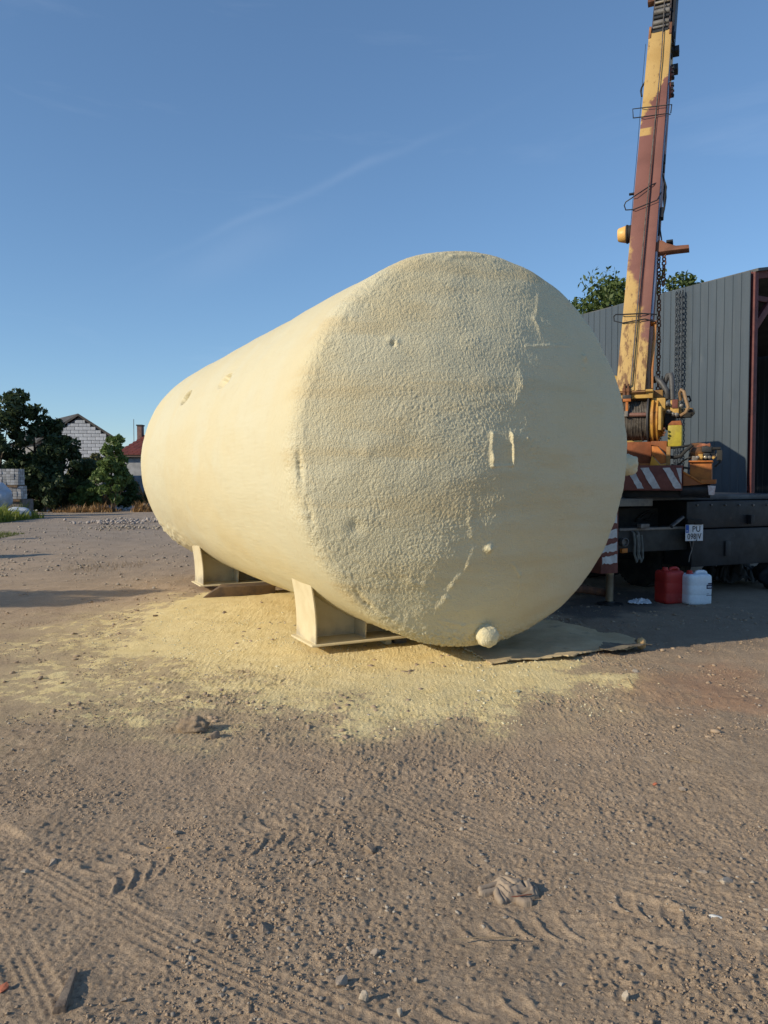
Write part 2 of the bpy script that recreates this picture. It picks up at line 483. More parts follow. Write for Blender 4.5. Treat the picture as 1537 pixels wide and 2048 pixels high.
def gz(x, y):
    return float(ground_h(np.array([x]), np.array([y]), False)[0])

# ================================================================== SHARED MATERIALS
def foam_mat():
    m, t, b, L = _new('sprayed_foam')
    co = t.nodes.new('ShaderNodeTexCoord').outputs['Object']
    col = _mix(t, L, _ramp(t, L, _noise(t, L, co, .55, 4, .5, .6), .40, .62), (.61,.555,.38), (.615,.54,.345))
    col = _mix(t, L, _ramp(t, L, _noise(t, L, co, 1.3, 3, .5), .52, .68), col, (.61,.56,.39))
    sepY = t.nodes.new('ShaderNodeSeparateXYZ'); L(co, sepY.inputs[0]); mpz = t.nodes.new('ShaderNodeMapping'); mpz.inputs['Scale'].default_value = (.35, .35, 2.6); L(co, mpz.inputs['Vector'])
    col = _mix(t, L, _math(t, L, 'MULTIPLY', _ramp(t, L, _noise(t, L, mpz.outputs['Vector'], 1.0, 5, .6, .4), .47, .64), _math(t, L, 'ADD', _math(t, L, 'MULTIPLY', _ramp(t, L, sepY.outputs['Y'], .3, -.1), .60), .14)), col, (.575,.465,.265))
    col = _mix(t, L, _math(t, L, 'MULTIPLY', _ramp(t, L, _noise(t, L, co, 9, 6, .6), .5, .75), .25), col, (.55,.455,.275))
    L(col, b.inputs['Base Color'])
    b.inputs['Roughness'].default_value = .62; b.inputs['Specular IOR Level'].default_value = .3
    vo = t.nodes.new('ShaderNodeTexNoise'); vo.inputs['Scale'].default_value = 85; vo.inputs['Detail'].default_value = 3; L(co, vo.inputs['Vector'])
    sxyz = t.nodes.new('ShaderNodeSeparateXYZ'); L(co, sxyz.inputs[0])
    onface = _ramp(t, L, sxyz.outputs['Y'], .12, -.08)
    under = _ramp(t, L, sxyz.outputs['Z'], 1.6, .4)
    amt = _math(t, L, 'MAXIMUM', onface, _math(t, L, 'ADD', _math(t, L, 'MULTIPLY', under, .35), .10))
    bn_ = t.nodes.new('ShaderNodeBump'); bn_.inputs['Distance'].default_value = .0085
    L(amt, bn_.inputs['Strength']); L(vo.outputs['Fac'], bn_.inputs['Height']); L(bn_.outputs['Normal'], b.inputs['Normal'])
    return m
FOAMM = foam_mat()
YEL = pm('worn_yellow_paint', (.53,.33,.085), (.40,.235,.06), 4, rough=.6, spot=((.11,.045,.022), 7, .56, .68))
ORA = pm('orange_paint', (.50,.165,.025), (.36,.11,.02), 5, rough=.6, spot=((.08,.03,.015), 9, .58, .70))
LIME = pm('yellow_green_paint', (.42,.34,.03), (.33,.26,.03), 6, rough=.5, spot=((.03,.02,.012), 9, .58, .66))
REDB = pm('red_brown_primer', (.19,.062,.045), (.13,.042,.032), 4, rough=.7)
DARK = pm('dark_painted_steel', (.020,.022,.026), (.011,.012,.014), 3, rough=.55, spot=((.075,.06,.05), 5, .6, .75))
BLK = pm('black_rubber', (.016,.016,.017), (.03,.029,.027), 5, rough=.8)
TYRE = pm('tyre_rubber', (.022,.022,.022), (.05,.046,.04), 6, rough=.9, bump=.4, bs=30)
STEEL = pm('bare_steel', (.42,.36,.27), (.30,.24,.17), 6, rough=.4, metal=.8)
GREYS = pm('grey_steel', (.20,.19,.18), (.12,.11,.10), 6, rough=.55, metal=.4)
ROPE = pm('steel_rope', (.17,.15,.13), (.10,.085,.075), 10, rough=.6, metal=.3, bump=.8, bs=120)
RUST = pm('rusty_steel', (.16,.07,.035), (.09,.04,.025), 12, rough=.85)
WHITEP = pm('chipped_white_paint', (.62,.61,.59), (.46,.44,.42), 5, rough=.6, spot=((.14,.05,.04), 11, .60, .66))
ROAD_OLIVE = pm('dusty_olive_plate', (.20,.185,.15), (.13,.12,.10), 4, rough=.7)

# ================================================================== TANK
TX, TY, TZ, TR, TAZ, TL = .758, 6.569, 1.801, 1.664, .458, 6.956
tank = thing('storage_tank', 'huge horizontal cylindrical tank sprayed all over with cream yellow foam', 'tank', (TX, TY, 0), TAZ)
WT = WORLD[tank.name]
U = Vector((-math.sin(TAZ), math.cos(TAZ), 0)); W = Vector((math.cos(TAZ), math.sin(TAZ), 0))
def tw(w, u, z): return WT @ Vector((w, u, z))
def build_tank():
    Rc, rk = 2*TR, .1*TR                                   # a dished end: crown radius and knuckle radius
    phi = math.asin((TR-rk)/(Rc-rk)); dz = math.sqrt((Rc-rk)**2 - (TR-rk)**2)
    k1 = np.linspace(np.pi/2, phi, 1500); k2 = np.linspace(phi, 0, 3000)[1:]
    r = np.r_[(TR-rk) + rk*np.sin(k1), Rc*np.sin(k2)]; a = np.r_[rk*np.cos(k1), Rc*np.cos(k2) - dz]   # knuckle -> pole
    arc = np.r_[0, np.cumsum(np.hypot(np.diff(r), np.diff(a)))]
    n1 = 275
    q = np.linspace(0, arc[-1] - .004, n1)
    hr = np.interp(q, arc, r)[::-1]; ha = -np.interp(q, arc, a)[::-1]
    body = np.r_[np.arange(.009, .42, .009), np.arange(.44, 3.6, .07), np.arange(3.62, 6.6, .026), np.arange(6.63, TL, .07)]
    q2 = np.linspace(0, arc[-1] - .004, 28)
    rr = np.interp(q2, arc, r); ra = TL + np.interp(q2, arc, a)
    PR = np.r_[hr, np.full(len(body), TR), rr]; PU = np.r_[ha, body, ra]
    dr = np.gradient(PR); du = np.gradient(PU); ln = np.hypot(dr, du)
    NR = du/ln; NU = -dr/ln
    NR[:6] = np.linspace(0, NR[6], 6); 
    n = 1160
    th = np.linspace(0, 2*np.pi, n, endpoint=False)
    ct, st = np.cos(th)[None], np.sin(th)[None]
    X = PR[:, None]*ct; Z = PR[:, None]*st; Y = PU[:, None] + 0*ct
    sP = np.r_[0, np.cumsum(np.hypot(np.diff(PR), np.diff(PU)))][:, None] + 0*ct    # from front pole
    d = np.zeros(X.shape)
    # broad unevenness of the sprayed coat
    d += .016*pn3(X*.9+3, Y*.7+5, Z*.9+9) + .008*pn3(X*2.6+1, Y*2.2+2, Z*2.6+3) + .0035*pn3(X*7+1, Y*5+2, Z*7+3)*sstep(.2, .7, Y)
    front = sstep(.42, -.02, Y)
    # how coarse the grain is
    left = sstep(.40, .22, X + .12*pn3(X*2, Y*2+4, Z*2) + .05*Z)
    knuck = np.exp(-((Y - .02)/.13)**2); rim = np.exp(-((Y + .11)/.065)**2)
    g = np.where(Y < 0.05,   .0014 + .0006*left, 0)
    g = np.maximum(g, (.0010 + .0022*sstep(.1, -.6, X)) * knuck * (1 - .55*sstep(-.2, 1.2, Z)))
    g = np.maximum(g, .0012)
    g = np.maximum(g, .012*sstep(-.80, -1.0, Z/TR) * (1 - .6*sstep(.5, 1.5, Y)))
    wx = .02*pn3(X*7, Y*7, Z*7); 
    f1 = pn3((X+wx)*49, (Y+wx)*49, (Z+wx)*38); f2 = pn3((X+wx)*68+7, Y*68, (Z+wx)*55)
    patch = .55 + .9*sstep(-.3, .35, pn3(X*2.3+8, Y*2, Z*2.3+3))
    f3 = pn3((X-wx)*26+3, (Y-wx)*26, (Z-wx)*18+5)
    grain = (.80*f1 + 1.05*f2 + .22*f3)*(.45+.55*patch)*1.15
    fr = pn3(X*16+2, Y*34, Z*16+1) + .6*pn3(X*30+2, Y*44, Z*30+1)
    d += .0075*rim*fr*sstep(.9, -.2, X)*(.4+.9*np.abs(pn3(X*2.2, Y*2, Z*2.2+6)))
    d += g*grain*1.25 
    d += front*.0028*pn3(X*5, Y*5, Z*11) + front*.0016*np.sin(Z*19+2.2*pn3(X*1.5, Y, Z*1.5)) + front*.006*pn3(X*4.2+2, Y*4, Z*4.2)
    # raised lip where the side coat meets the end coat
    lipu = -.060 + .030*pn3(X*1.5, Y*0+2, Z*1.5+4)
    ls = sstep(.2, -.9, X) * sstep(.35, -.30, Z)
    d += .004*ls*np.exp(-((Y - lipu)/.030)**2)*(.6 + .8*np.abs(pn3(X*4, Y*4, Z*6)))
    crk = sstep(-.12, .16, pn3(X*2.6+9, Y*0+1, Z*2.6))*(.5 + 1.1*np.abs(pn3(X*22, Y*9, Z*22)))
    d -= .030*sstep(.2, -.9, X)*sstep(.75, -.2, Z)*crk*np.exp(-((Y - lipu + .058)/.016)**2)
    # pixel-picked details converted to places on the shell
    def find(px, py, frontonly=True):
        M = WT
        wx_ = M[0][0]*X + M[0][1]*Y + M[0][3]; wy = M[1][0]*X + M[1][1]*Y + M[1][3]; wz = Z + TZ
        yy = wy*cp - (wz-H)*sp; zz = wy*sp + (wz-H)*cp
        u_ = 768.5 + F*wx_/yy; v_ = 1024 - F*zz/yy
        dd = (u_-px)**2 + (v_-py)**2 + (0 if not frontonly else np.where(Y > TL*.97, 1e6, 0)) + np.where(X > 1.6, 1e5*frontonly, 0)
        nx = NR[:, None]*ct*M[0][0] + NU[:, None]*M[0][1]; ny = NR[:, None]*ct*M[1][0] + NU[:, None]*M[1][1]; nz = NR[:, None]*st
        dd = dd + np.where(nx*wx_ + ny*wy + nz*(wz-H) > 0, 1e7, 0)
        i = np.unravel_index(np.argmin(dd), dd.shape)
        return np.array([X[i], Y[i], Z[i]])
    def dist(p): return np.sqrt((X-p[0])**2 + (Y-p[1])**2 + (Z-p[2])**2)
    def seg(a, b):
        e_ = b-a; tt = np.clip(((X-a[0])*e_[0] + (Y-a[1])*e_[1] + (Z-a[2])*e_[2]) / (e_ @ e_), 0, 1)
        return np.sqrt((X-a[0]-tt*e_[0])**2 + (Y-a[1]-tt*e_[1])**2 + (Z-a[2]-tt*e_[2])**2)
    nzb = pn3(X*14, Y*14, Z*14)
    def ridge(pts, w, h):
        nonlocal d
        P = [find(*p) for p in pts]
        for a, b in zip(P[:-1], P[1:]):
            d += h*np.exp(-(seg(a, b)/w)**2)*(.75 + .7*nzb)
    ridge([(984,868),(985,930)], .018, .026); ridge([(1024,866),(1026,930)], .012, .027); ridge([(985,932),(1026,931)], .010, .010)
    ridge([(1050,694),(1085,692),(1138,692)], .012, .008)
    ridge([(1078,590),(1068,640),(1080,668)], .022, .007)
    ridge([(886,1205),(905,1170),(938,1130),(948,1100)], .026, .008)
    ridge([(880,1215),(895,1200)], .03, .010)
    ridge([(1026,1128),(1040,1150),(1038,1185),(1030,1215)], .014, .007)
    ridge([(880,1240),(925,1252),(970,1245)], .014, .007)
    ridge([(1030,800),(1045,770),(1040,740)], .04, .007); ridge([(945,1000),(940,1040),(945,1070)], .025, .006)
    ridge([(820,1165),(850,1172)], .03, .012); ridge([(905,511),(965,510)], .02, .012)
    # flat panel between the bars
    pl = find(1005, 898); m_ = (np.abs(X-pl[0]) < .12) & (np.abs(Z-pl[2]) < .20) & (Y < 0)
    d[m_] -= .4*g[m_]*grain[m_]
    for (px, py, rad, hh) in ((978,1096,.032,.035), (1168,715,.030,.026), (1167,735,.018,.010), (786,688,.020,-.022), (781,680,.03,.012), (793,684,.022,.010), (1098,878,.012,.008), (1058,876,.012,.008), (712,1055,.06,-.02), (735,905,.05,.008)):
        d += hh*np.exp(-(dist(find(px, py))/rad)**2)
    # openings left in the coat of the side
    for (px, py, l, w, dep) in ((373,795,.24,.066,.19), (450,761,.17,.055,.08)):
        p = find(px, py)
        a0 = math.atan2(p[2], p[0])
        arcd = TR*((th[None]-a0+np.pi) % (2*np.pi) - np.pi)
        k = ((Y-p[1])/l)**2 + (arcd/ (w*1.6))**2
        d -= dep*sstep(1.10, .78, k)
        d += .005*np.exp(-((np.sqrt(k)-1.2)/.25)**2)
    # slumped foam at the foot of the far end
    lowrear = sstep(4.8, 6.4, Y)*np.exp(-(((th[None]-R(222)+np.pi) % (2*np.pi) - np.pi)/.16)**2)
    d += .026*lowrear*(1+nzb)
    X2 = X + d*NR[:, None]*ct; Z2 = Z + d*NR[:, None]*st + TZ; Y2 = Y + d*NU[:, None]
    rws = X.shape[0]
    v = np.stack([X2, Y2, Z2], -1).reshape(-1, 3)
    i = np.arange(rws*n).reshape(rws, n); j = np.roll(i, -1, 1)
    qd = np.stack([i[:-1], i[1:], j[1:], j[:-1]], -1).reshape(-1, 4)
    # close the poles
    me = bpy.data.meshes.new('shell')
    c0 = v[:n].mean(0); c1 = v[-n:].mean(0)
    v = np.vstack([v, c0, c1])
    N0 = rws*n
    f0 = np.stack([np.full(n//2, N0), i[0, 0::2], i[0, 1::2], np.roll(i[0, 0::2], -1)], -1)
    f1_ = np.stack([np.full(n//2, N0+1), np.roll(i[-1, 0::2], -1), i[-1, 1::2], i[-1, 0::2]], -1)
    raw_mesh(me, v, np.vstack([qd, f0, f1_]))
    link('shell', me, FOAMM, tank, smooth=180)
    return find
tfind = build_tank()
def lump(name, c, r, parent, mat, seed=0, stretch=(1,1,1), amp=.25, sub=4, fr=2.2, frame=None):
    bm = bmesh.new(); bmesh.ops.create_icosphere(bm, subdivisions=sub, radius=1)
    P = np.array([q.co[:] for q in bm.verts])
    k = 1 + amp*pn3(P[:,0]*fr+seed, P[:,1]*fr+seed*1.7, P[:,2]*fr) + amp*.5*pn3(P[:,0]*fr*3+seed, P[:,1]*fr*3, P[:,2]*fr*3)
    c = Vector(c); inv = WORLD[parent.name].inverted() if parent is not None else Matrix()
    for q, s, p in zip(bm.verts, k, P):
        q.co = inv @ (c + Vector((p[0]*stretch[0], p[1]*stretch[1], p[2]*stretch[2])) * (r*s))
    me = bpy.data.meshes.new(name); bm.to_mesh(me); bm.free()
    return link(name, me, mat, parent, frame, smooth=180)
pn_ = WT @ Vector((*tfind(975, 1262)[:2], tfind(975, 1262)[2] + TZ))
def foam_blob(name, p, axis, l, r, seed):
    b = MB(); prof = [(0, r*.9), (l*.4, r*1.0), (l*.7, r*1.08), (l*.9, r*.95), (l*1.0, r*.6), (l*1.04, r*.2), (l*1.045, 0)]
    pr = []
    for k in range(30):
        s_ = k/29*prof[-1][0]
        pr.append((s_, max(np.interp(s_, [a for a, _ in prof], [c for _, c in prof]), 0.0005)))
    b.lathe(p, axis, pr, 40)
    P = np.array([x[:] for x in b.v]); dd = pn3(P[:,0]*14+seed, P[:,1]*14, P[:,2]*14)*.020 + pn3(P[:,0]*34+seed, P[:,1]*34, P[:,2]*34)*.012
    ax = Vector(axis).normalized()
    for i, x in enumerate(b.v):
        rad = x - Vector(p); rad -= ax*rad.dot(ax)
        if rad.length > 1e-4: b.v[i] = x + rad.normalized()*dd[i]
    return b.build(name, FOAMM, tank, smooth=180)
foam_blob('drain_nozzle', pn_ + U*.06 - W*.03, (-U*1.0 + Vector((0,0,-.22)) - W*.12), .21, .083, 3)
foam_blob('side_nozzle', tw(TR-.05, .10, 1.69), (W + Vector((0,0,.02))), .30, .100, 8)
# saddles
def saddle_mat():
    m, t, b, L = _new('oversprayed_steel')
    co = t.nodes.new('ShaderNodeTexCoord').outputs['Object']
    sx = t.nodes.new('ShaderNodeSeparateXYZ'); L(co, sx.inputs[0])
    h = _math(t, L, 'ADD', sx.outputs['Z'], _math(t, L, 'MULTIPLY', _math(t, L, 'SUBTRACT', _noise(t, L, co, 3.2, 6, .65), .5), .55))
    bare = _math(t, L, 'MULTIPLY', _ramp(t, L, h, .20, .04), _ramp(t, L, sx.outputs['Z'], .096, .105))
    paint = _mix(t, L, _ramp(t, L, _noise(t, L, co, 5, 6, .6), .4, .65), (.62,.54,.36), (.57,.48,.30))
    steel = _mix(t, L, _ramp(t, L, _noise(t, L, co, 9, 6, .7), .4, .65), (.27,.255,.24), (.17,.15,.135))
    rustm = _ramp(t, L, _noise(t, L, co, 14, 7, .7), .60, .70)
    steel = _mix(t, L, _math(t, L, 'MULTIPLY', rustm, .7), steel, (.16,.085,.05))
    L(_mix(t, L, _math(t, L, 'MULTIPLY', bare, .65), paint, steel), b.inputs['Base Color'])
    b.inputs['Roughness'].default_value = .65
    L(_bump(t, L, _noise(t, L, co, 70, 4), .3, .006), b.inputs['Normal'])
    return m
SAD = saddle_mat()
def saddle(u0, name_label):
    hw, L_, zb = 1.15, .50, .075
    base = MB().box(tw(0, u0 + L_/2, zb + .009), (2*hw+.06, L_+.06, .018), (W, U, Vector((0,0,1)))).build('saddle', SAD, tank, bevel=.004)
    base['label'] = name_label
    def zt(w): return TZ - math.sqrt(max(TR**2 - w*w, 0)) + .03
    def panel(w0, w1, ua, ub, zz0):   # wall standing on the base, cut to the shell above
        b = MB(); n = 14
        bot = [tw(w0+(w1-w0)*i/n, ua, zz0) for i in range(n+1)]
        top = [tw(w0+(w1-w0)*i/n, ua, zt(w0+(w1-w0)*i/n)) for i in range(n+1)]
        b.prism(bot + top[::-1], U*(ub-ua))
        return b
    panel(-hw+.03, hw-.03, u0 + .30, u0 + .315, zb+.02).build('web', SAD, base)
    for sg in (-1, 1):
        f = MB(); w0 = sg*(hw-.012); n = 8; outs = []
        for i in range(n+1):
            k = i/n; outs.append((w0 + sg*(.055*k**1.6 - .012*math.sin(k*3.1)), zb+.019 + k*(zt(hw)+.03-zb)))
        poly = [tw(a, u0, z) for a, z in outs] + [tw(a - sg*.016, u0, z) for a, z in outs[::-1]]
        f.prism(poly, U*L_)
        f.build('end_flange', SAD, base, bevel=.003)
        for wg in (.62, .14):
            w1 = sg*wg
            b = MB()
            zz = min(zt(w1+.012), zt(w1-.012)) + .02
            if zz - zb < .08: continue
            b.prism([tw(w1-.006, u0+.06, zb+.019), tw(w1-.006, u0+.298, zb+.019), tw(w1-.006, u0+.298, zz), tw(w1-.006 , u0+.04, zz)], W*.012)
            b.build('gusset', SAD, base, bevel=.002)
    return base
saddle(.78, 'near saddle support with cream overspray')
saddle(5.09, 'far saddle support with cream overspray')

# ------------------------------------------------------------------ under the tank
def rough_block(name, c, dims, ax, mat, seed, label, cat, rz=0, amp=.012, group=None, cuts=10):
    bm = bmesh.new(); bmesh.ops.create_cube(bm, size=1)
    bmesh.ops.subdivide_edges(bm, edges=bm.edges[:], cuts=cuts, use_grid_fill=True)
    P = np.array([q.co[:] for q in bm.verts]); Q = P*np.array(dims)
    n1 = pn3(Q[:,0]*6+seed, Q[:,1]*6, Q[:,2]*6)*amp + pn3(Q[:,0]*20+seed, Q[:,1]*20, Q[:,2]*20)*amp*.4
    for q, p, d in zip(bm.verts, Q, n1):
        pv = Vector(p) ; nn = Vector((p[0]/dims[0], p[1]/dims[1], p[2]/dims[2])).normalized()
        q.co = pv + nn*float(d)
    me = bpy.data.meshes.new(name); bm.to_mesh(me); bm.free()
    M = Matrix.Translation(c) @ Matrix((( *[ax[k][0] for k in range(3)],0),( *[ax[k][1] for k in range(3)],0),( *[ax[k][2] for k in range(3)],0),(0,0,0,1)))
    o = link(name, me, mat, None, M, smooth=40)
    return tag(o, label, cat, group)
ZV = Vector((0,0,1))
WOODD = pm('weathered_wood', (.16,.105,.06), (.10,.07,.05), 8, rough=.9, spot=((.40,.33,.17), 5, .6, .75))
pl0 = gp(405, 1197); pl1 = gp(552, 1189)
dv = (pl1-pl0); plen = dv.length; dv.normalize(); nv = Vector((-dv.y, dv.x, 0))
b = MB()
b.hexa([pl0 + ZV*.005, pl1 + ZV*.005, pl1 + nv*.28 + ZV*.005, pl0 + nv*.30 + dv*.1 + ZV*.005, pl0 + dv*.22 + ZV*.135, pl1 + ZV*.135, pl1 + nv*.28 + ZV*.14, pl0 + nv*.30 + dv*.30 + ZV*.14])
me_o = b.build('timber_block', WOODD, None, bevel=.012)
tag(me_o, 'dark weathered timber beam lying before the far tank saddle', 'timber')
for (px, py, wd, hg, lab, mt) in ((782,1290,.055,.085,'small upright foam dusted block under the near tank saddle', FOAMM), (806,1288,.13,.07,'grey concrete lump under the tank beside the upright block', GREYS)):
    c_ = gp(px, py) + U*.12
    rough_block('support_block', c_ + ZV*hg/2, (wd, .16, hg), (W, U, ZV), mt, px, lab, 'block', amp=.008)
# torn sheet lying under the front of the tank
def flat_sheet(name, pts, th, mat, label, cat, wave, z0, seed, dens=60):
    P = np.array(pts); lo = P.min(0); hi = P.max(0)
    nx = dens; ny = max(12, int(dens*(hi[1]-lo[1])/(hi[0]-lo[0])))
    X, Y = np.meshgrid(np.linspace(lo[0]-.05, hi[0]+.05, nx), np.linspace(lo[1]-.05, hi[1]+.05, ny))
    sd = poly_sd(X, Y, P) + .025*fbm2(X*9, Y*9, 3, seed)
    inside = sd < 0
    Z = z0 + wave*(.5 + fbm2(X*2.2, Y*2.2, 3, seed+3)) + wave*1.3*sstep(-.25, 0, sd)*np.maximum(pn2(X*3.5, Y*3.5, seed+5)+.15, -.05)
    bm = bmesh.new(); vs = {}
    for r in range(ny):
        for c in range(nx):
            vs[r, c] = bm.verts.new((X[r,c], Y[r,c], Z[r,c]))
    for r in range(ny-1):
        for c in range(nx-1):
            if inside[r,c] and inside[r+1,c] and inside[r,c+1] and inside[r+1,c+1]:
                bm.faces.new((vs[r,c], vs[r,c+1], vs[r+1,c+1], vs[r+1,c]))
    bmesh.ops.delete(bm, geom=[v for v in bm.verts if not v.link_faces], context='VERTS')
    bmesh.ops.smooth_vert(bm, verts=[v for v in bm.verts if v.is_boundary], factor=.5, use_axis_x=True, use_axis_y=True, use_axis_z=False)
    ret = bmesh.ops.extrude_face_region(bm, geom=bm.faces[:])
    for v in ret['geom']:
        if isinstance(v, bmesh.types.BMVert): v.co.z += th
    bmesh.ops.recalc_face_normals(bm, faces=bm.faces)
    me = bpy.data.meshes.new(name); bm.to_mesh(me); bm.free()
    o = link(name, me, mat, smooth=50)
    return tag(o, label, cat)
SHEETM = pm('foam_dusted_board', (.55,.43,.26), (.45,.35,.21), 2.5, rough=.85, spot=((.24,.20,.14), 3.5, .56, .72))
sh = [tuple(gp(*q))[:2] for q in ((980,1334),(900,1290),(925,1268),(1010,1245),(1120,1250),(1200,1271),(1262,1280),(1282,1300),(1200,1308),(1140,1325),(1060,1329))]
flat_sheet('board_sheet', sh, .012, SHEETM, 'foam dusted board lying on the ground under the front of the tank', 'board', .02, .02, 3, 90)
sh2 = [tuple(gp(*q))[:2] for q in ((1195,1310),(1205,1300),(1285,1296),(1306,1304),(1270,1309),(1225,1314))]
flat_sheet('torn_cardboard', sh2, .006, pm('dark_cardboard', (.13,.11,.085), (.20,.17,.12), 8, rough=.9), 'small torn dark cardboard strip at the right edge of the foam dusted board', 'cardboard', .03, .04, 9, 50)
c_ = gp(1283, 1300)
fb = lump('foam_chunk', c_ + ZV*.06, .055, None, pm('orange_foam', (.58,.38,.18), (.50,.33,.16), 9, rough=.8), 5, (.7,.7,1.0), .3, 3); tag(fb, 'upright orange tinted foam chunk on the right end of the foam dusted board', 'foam')

# ================================================================== SHED
SY1 = 14.0
corner = at(1500.5, 900, SY1); corner.z = 0
sdv = Vector((-.149, .265, 0)).normalized()          # along the side wall, away from the camera
sfv = Vector((sdv.y, -sdv.x, 0))                     # along the open front, to the right
SH = at(1503, 540, SY1).z
SHEET = pm('blue_grey_sheet_metal', (.066,.084,.103), (.055,.071,.089), .8, rough=.42, metal=0, bump=.10, bs=3, bd=.03, spot=((.10,.11,.12), 2.2, .56, .8), spec=.4, stretch=(3.0, 3.0, .28))
MAROON = pm('maroon_steel', (.115,.030,.030), (.08,.022,.024), 3, rough=.6)
shed = thing('shed', 'tall open fronted shed clad in blue grey ribbed sheet metal', 'shed', corner)
PITCHR = .1755; NR_ = 6; SW_ = PITCHR*NR_
def rib_sheet(height, wdt=SW_, name='wall_sheet', mat=SHEET, parent=None, frame=None, dent=0, depth=.012):
    prof = []
    k = 0; x = 0.0
    n = int(round(wdt/PITCHR))
    for i in range(n):
        x = i*PITCHR
        prof += [(x, 0), (x+.007, depth), (x+.022, depth), (x+.029, 0), (x+.06, 0), (x+.10, .0008), (x+.14, 0)]
    prof += [(n*PITCHR, 0), (n*PITCHR+.007, depth*.95), (n*PITCHR+.022, depth*.95), (n*PITCHR+.026, depth*.8)]
    nz_ = 70
    Z = np.linspace(0, height, nz_)
    Xg = np.tile([p[0] for p in prof], (nz_, 1)); Yg = np.tile([p[1] for p in prof], (nz_, 1)); Zg = np.tile(Z[:, None], (1, len(prof)))
    Yg = Yg + .006*pn2(Xg*2.2+dent, Zg*1.1+dent) + .002*pn2(Xg*7+dent, Zg*3)
    for q_ in range(4):
        a_ = (dent*7.7 + q_*2.31) % 1; b2_ = (dent*3.3 + q_*.617) % 1
        Yg = Yg - .010*np.exp(-(((Xg - a_*wdt)/.05)**2 + ((Zg - (.8 + b2_*3.6))/.10)**2))
    me = grid_mesh(name, Xg, Yg, Zg)
    return link(name, me, mat, parent, frame, smooth=25)
def wall_frame(p, along, out):
    return Matrix(((along.x, out.x, 0, p.x), (along.y, out.y, 0, p.y), (0, 0, 1, p.z), (0,0,0,1)))
sout = Vector((-sdv.y, sdv.x, 0))
if sout.dot(Vector((-1, -.3, 0))) < 0: sout = -sout
for i in range(9):
    jig = (.000, .0012, -.0012)[i % 3]
    rib_sheet(SH - .05 + .012*((i*7) % 3 - 1), parent=shed, frame=wall_frame(corner + sdv*(.03 + i*SW_) + sout*(.03 + jig) + ZV*.05, sdv, sout), dent=i*3.1)
# dents knocked outward in the cladding
MB_ = MB
for i in range(7):
    b = MB(); p = corner + sdv*(-.01 + i*1.6) - sfv*0 + sout*(-.09)
    b.box(p + ZV*SH/2 + sdv*.05 - sout*(0), (.10, .10, SH-.04), (sdv, sout, ZV)).build('post', MAROON, shed, bevel=.004)
for z in (1.4, 2.8, 4.2):
    b = MB(); b.box(corner + sdv*4.6 - sout*.0 + ZV*z + sout*(-.025), (9.1, .04, .08), (sdv, sout, ZV)).build('girt', MAROON, shed)
# front frame: eave beam rising to the right, diagonal brace
rise = .20
FW, SD = 9.0, 9.6
def fr(a, b, w_, name='rafter', par=shed):
    d = (b-a).normalized(); n1_ = d.orthogonal().normalized(); n2_ = d.cross(n1_)
    if abs(d.z) < .95: n1_ = d.cross(ZV).normalized(); n2_ = n1_.cross(d)
    return MB().box((a+b)/2, ((b-a).length, w_, w_*1.4), (d, n1_, n2_)).build(name, MAROON, par, bevel=.004)
top = corner + sfv*.04 + ZV*(SH-.08)
ridge_ = corner + sfv*FW/2 + ZV*(SH - .08 + rise*FW/2)
fr(top + sdv*.1, ridge_ + sdv*.1, .10)
fr(corner + sfv*FW + ZV*(SH-.12) + sdv*.1, ridge_ + sdv*.1, .10)
fr(corner + sfv*.03 + ZV*(SH-1.15) + sdv*.1, corner + sfv*.85 + ZV*(SH-.25) + sdv*.1, .09, 'brace')
fr(corner + ZV*(SH-.45) + sfv*.02 + sdv*.12, corner + sfv*FW + ZV*(SH-.45) + sdv*.12, .07, 'tie_beam')
MB().box(corner + sfv*FW + ZV*SH/2, (.14, .14, SH), (sfv, sdv, ZV)).build('post', MAROON, shed)
# roof, back and right walls
ROOFM = pm('dark_roof_sheet', (.10,.105,.11), (.07,.075,.08), 2, rough=.6)
for sgn, a0 in ((1, 0), (-1, FW)):
    b = MB(); o0 = corner + sfv*a0
    e0 = o0 + sfv*sgn*.05 + ZV*(SH-.02); r0 = corner + sfv*FW/2 + ZV*(SH-.02 + rise*FW/2 + .0)
    b.prism([e0 - sdv*.06, r0 - sdv*.06, r0 - sdv*.06 + ZV*.05, e0 - sdv*.06 + ZV*.05], sdv*(SD+.1)).build('roof', ROOFM, shed)
for i in range(9):
    rib_sheet(SH+.0, parent=shed, frame=wall_frame(corner + sdv*SD + sfv*(.1 + i*SW_*.93) + ZV*.0, sfv, -sdv), dent=40+i*2.7, name='back_sheet')
for i in range(9):
    rib_sheet(SH+.0, parent=shed, frame=wall_frame(corner + sfv*FW + sdv*(.1 + i*SW_) + ZV*.02, sdv, sfv), dent=70+i*2.7, name='side_sheet')
tp_ = corner + sdv*(SD) + ZV*(SH+.35)
b = MB(); b.prism([corner + sdv*SD + ZV*(SH-.4), corner + sfv*FW + sdv*SD + ZV*(SH-.4), corner + sfv*FW/2 + sdv*SD + ZV*(SH-.05+rise*FW/2)], sdv*.04).build('gable_panel', SHEET, shed)
